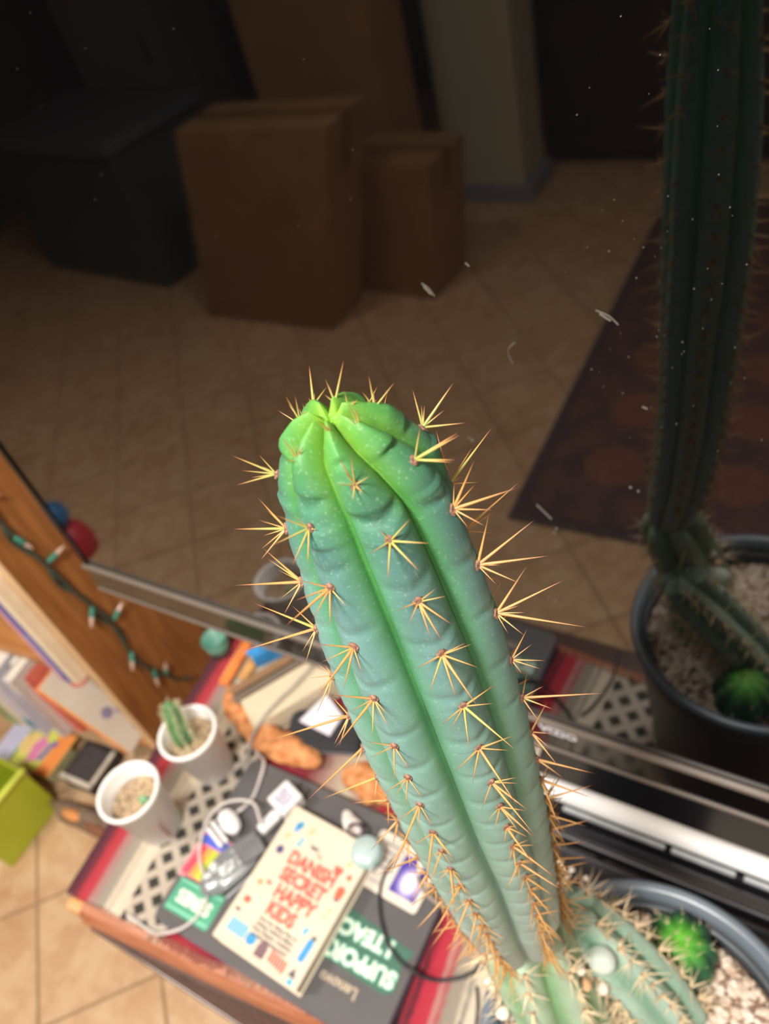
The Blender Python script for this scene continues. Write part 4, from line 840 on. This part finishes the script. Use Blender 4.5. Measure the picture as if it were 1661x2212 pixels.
for nz_, k in order:
    z = -nz_; cx, cy = axz(z); R = itp(RD, z); a = az_of(k, z)
    dn = Vector((math.cos(a), math.sin(a), itp([(.88, .1), (.905, .5), (.92, 1.2), (.924, 2.5)], z))).normalized()
    P = Vector((cx+R*.985*math.cos(a), cy+R*.985*math.sin(a), z))
    o = MO('areole', am_[cnt % 3], None, tall, P); o.rotation_mode = 'QUATERNION'; o.rotation_quaternion = dn.to_track_quat('Z', 'Y'); cnt += 1
    fz = .5 if z > .915 else (.7 if z > .9 else .88); o.scale = (fz, fz*1.15, fz)
    if (k, z) in SPN:
        Ds = [Vector(t_)*1e-4 for t_ in SPN[(k, z)]]; meas = True
    else:
        meas = False; side = Vector((-math.sin(a), math.cos(a), 0)); n = rnd.choice((8, 9)) if (z < .75 and k in (3, 4)) else (rnd.choice((6, 7, 8)) if z < .72 else 6); Ds = []
        up0 = rnd.uniform(0, 1); S = 1 if z < .9 else .5
        for i in range(n):
            an = 2*PI*(i+up0)/n; L_ = rnd.uniform(.006, .013)*(1.2 if math.sin(an) < 0 else .8)*S*(1.35 if z < .75 and k in (3, 4) else 1)
            Ds.append((dn*rnd.uniform(.35, .7)+side*math.cos(an)+Vector((0, 0, 1))*math.sin(an)*.9).normalized()*L_)
        Ds.append((dn+side*rnd.uniform(-.4, .4)+Vector((0, 0, rnd.uniform(-.7, .2)))).normalized()*rnd.uniform(.016, .027)*S)
    for D in Ds:
        Lg = D.length; r = min(.00062, max(.00030, Lg*.034)); P0 = P+dn*.0004+D*.0
        if (meas or z > .80 or k in (1, 2)) and sc < 296:
            me = unit[('y' if (z > .893 or rnd.random() < .12) else 'a', sc % 3)]
            o = MO('spine', me, None, tall, P0); o.rotation_mode = 'QUATERNION'; o.rotation_quaternion = D.to_track_quat('Z', 'Y') @ Vector((0, 0, 1)).to_track_quat('Z', 'Y')
            o.scale = (r*2, r*2, Lg); sc += 1
        else: spine_bm(bms, P0, D, r, clS, rnd.uniform(-.06, .06), 5, (0, .3, .7))
MO('spine_clusters', fin(bms), amber, tall, kind='stuff', smooth=True)

# ================================================================== stems under and beside the column
def stem(nm, lb, pts, rads, nr, cols, seed, spn=6, sl=.014, dense=.014, twist=.6, top=False):
    t = T(nm, lb, 'cactus', (0, 0, 0)); Q = spline([Vector(p) for p in pts], 14); m = len(Q); n = nr*14; bm = bmesh.new(); cl = bm.verts.layers.float_color.new('col'); prev = None; fr = []
    for i, p in enumerate(Q):
        f = i/(m-1); tt = (Q[min(i+1, m-1)]-Q[max(i-1, 0)]).normalized(); a = tt.cross(Vector((0, 1, 0))).normalized(); b = tt.cross(a).normalized(); r = itp(rads, f); ring = []; fr.append((p, a, b, tt, r, f))
        for j in range(n):
            u = ((j/14) % 1)*2-1; an = 2*PI*j/n+twist*f; au = abs(u)
            q = r*(1-.30*au**1.9+.03*noise.noise(Vector((math.cos(an)*3, math.sin(an)*3, p.z*60))))
            v = bm.verts.new(p+(a*math.cos(an)+b*math.sin(an))*q); c = s2(cols[0])*(1-au**2)+s2(cols[1])*au**2
            c = c*(1+.12*noise.noise(Vector((math.cos(an)*2, math.sin(an)*2, p.z*50+seed)))); v[cl] = (c.x, c.y, c.z, 1); ring.append(v)
        if prev:
            for j in range(n): bm.faces.new((prev[j], prev[(j+1) % n], ring[(j+1) % n], ring[j]))
        else: bm.faces.new(ring[::-1])
        prev = ring
    bm.faces.new(prev); bmesh.ops.recalc_face_normals(bm, faces=bm.faces)
    MO('stem', fin(bm), skin, t, smooth=True)
    bm = bmesh.new(); cl = bm.verts.layers.float_color.new('along'); rr_ = random.Random(seed); last = [0]*nr; acc = [rr_.uniform(0, dense) for _ in range(nr)]
    for i in range(1, m):
        step = (fr[i][0]-fr[i-1][0]).length
        for k in range(nr):
            acc[k] += step
            if acc[k] > dense:
                acc[k] = 0; p, a, b, tt, r, f = fr[i]; an = 2*PI*(k+.5)/nr+twist*f; o = a*math.cos(an)+b*math.sin(an); P = p+o*r*.98
                ao = MO('areole', am_[k % 3], None, t, P); ao.rotation_mode = 'QUATERNION'; ao.rotation_quaternion = o.to_track_quat('Z', 'Y')
                for s_ in range(spn):
                    D = (o*rr_.uniform(.3, 1)+Vector((rr_.uniform(-1, 1), rr_.uniform(-1, 1), rr_.uniform(-1, 1)))*.8).normalized()*sl*rr_.uniform(.5, 1.3)
                    spine_bm(bm, P, D, .0006, cl, rr_.uniform(-.05, .05), 5, (0, .4, .8))
    MO('spine_clusters', fin(bm), pale, t, kind='stuff', smooth=True)
    return t
pale = spine_mat('spine_pale', [(0, '#e0c299'), (.4, '#eed8b4'), (.8, '#dcbd9a'), (1, '#b0917a')])
stem('cactus_trunk', 'pale green lower cactus segment directly beneath the tall column', [(-.088, .134, .240), (-.094, .133, .30), (-.110, .140, .365), (-.122, .148, .415), (-.126, .151, .4355)], [(0, .036), (.5, .036), (.8, .033), (.93, .027), (1, .018)], 6, ('#a9c0a8', '#7aa873'), 5, 7, .022, .020)
stem('side_cactus', 'blue-green spiny side stem right of the tall column in the same pot', [(-.020, .178, .245), (-.040, .182, .29), (-.074, .184, .340), (-.100, .185, .375), (-.107, .186, .390)], [(0, .030), (.5, .029), (.85, .024), (.96, .014), (1, .005)], 6, ('#a2bcae', '#7ba68e'), 8, 8, .021, .013)
# little round cactus
t = T('round_cactus', 'small round bright green cactus in the gritty soil right of the stems', 'cactus', (-.027, .226, .247))
n = 9*14; prof = [(i/26) for i in range(27)]; bm = bmesh.new(); cl = bm.verts.layers.float_color.new('col'); prev = None
for f in prof:
    ph = -1.1+f*(PI/2+1.1); z = .030*math.sin(ph)+.020; R = .0300*math.cos(ph)
    if f > .9: z -= .002*(f-.9)/.1
    ring = []
    for j in range(n):
        u = ((j/14) % 1)*2-1; an = 2*PI*j/n; q = max(.0003, 1.08*R*(1-.13*abs(u)**1.8)); v = bm.verts.new((q*math.cos(an), q*math.sin(an), z)); gg = max(0, min(1, (f-.66)/.3)); c = s2('#24553a')*(1-gg)+s2('#5cb52a')*gg; c = c*(1-.25*abs(u)**2*(1-gg)); v[cl] = (c.x, c.y, c.z, 1); ring.append(v)
    if prev:
        for j in range(n): bm.faces.new((prev[j], prev[(j+1) % n], ring[(j+1) % n], ring[j]))
    prev = ring
bm.faces.new(prev); MO('body', fin(bm), skin, t, smooth=True)
bm = bmesh.new(); cl = bm.verts.layers.float_color.new('along'); rr_ = random.Random(9)
for k in range(9):
    an = 2*PI*(k+.5)/9
    for f in (.35, .5, .65, .8, .93):
        ph = -1.1+f*(PI/2+1.1); o = Vector((math.cos(an)*math.cos(ph), math.sin(an)*math.cos(ph), math.sin(ph))); P = Vector((.030*o.x, .030*o.y, .030*o.z+.020))
        for s_ in range(4 if k % 3 == 0 else 2): spine_bm(bm, P, (o+Vector((rr_.uniform(-1, 1), rr_.uniform(-1, 1), rr_.uniform(-.5, .8)))*.8).normalized()*rr_.uniform(.005, .011), .0003, cl, 0, 4, (0, .5))
MO('spines', fin(bm), pale, t, kind='stuff')
# dry offsets beside it, in the right corner
t = T('round_cactus', 'dark green low cactus pup at the foot of the bright round cactus', 'cactus', (-.040, .172, .250))
MO('body', lump(.021, .019, .016, .12, 90, 3, 2), M('pup_green', '#33614a', .5, .2, 60), t, (0, 0, .008), smooth=True); MO('crown', lump(.006, .006, .004, .2, 200, 2, 3), M('pup_crown', '#5b8a55', .6), t, (0, 0, .021), smooth=True)
# perlite grains caught on the stems
for i, (x, y, z, r, lb) in enumerate(((-.1415, .1165, .378, .0042, 'white perlite grain stuck on the lower segment, upper left'), (-.1300, .1060, .352, .0052, 'larger white perlite grain at the left edge of the lower segment'), (-.083, .150, .388, .0045, 'white grain between the lower segment and the side stem'), (-.0680, .1530, .352, .0050, 'white grain low on the side stem'), (-.078, .146, .372, .0048, 'peach coloured grain below the white one between the stems'))):
    tag(MO('perlite_grain', lump(r, r, r*.8, .2, 150, 2, i), M('perlite', '#e6dccf', .9, .08, 60) if i < 4 else M('peach_grain', '#e6b78c', .9, .08, 60), None, (x, y, z), smooth=True), lb, 'grain')
t = T('pebble', 'smooth pale grey-green pebble resting on the side stem', 'pebble', (-.072, .166, .376)); MO('stone', lump(.011, .010, .008, .06, 60, 3, 1), M('pebble_grey', '#c4cfc6', .7, .06, 40), t, (0, 0, 0), smooth=True); MO('chip', lump(.004, .003, .003, .2, 100, 2, 2), MC['pebble_grey'], t, (-.009, -.004, .002))


# ------------------------------------------------------------------ groups of repeats
GR = {'cardboard_box': 'cardboard boxes mirrored in the screen', 'foam_cup': 'white foam cups on the blanket', 'crumpled_cloth': 'crumpled peach cloth behind the laptop',
      'brown_folder': 'brown folders behind the laptop', 'ceiling_lamp': 'round ceiling lamps', 'card': 'printed cards on the laptop', 'orange_strap': 'straps at the blanket edge',
      'charging_cable': 'white cables around the laptop', 'black_cable': 'black cables by the pot', 'grey_cable': 'grey cables by the laptop', 'small_cactus': 'small cacti in foam cups', 'round_cactus': 'round cacti in the pot'}
for o in C.objects:
    if o.parent is None and 'label' in o:
        b_ = o.name.split('.')[0]
        if b_ in GR and 'group' not in o: o['group'] = GR[b_]
        if b_ == 'book' and 'shelf' in o['label']: o['group'] = 'books on the bookshelf'
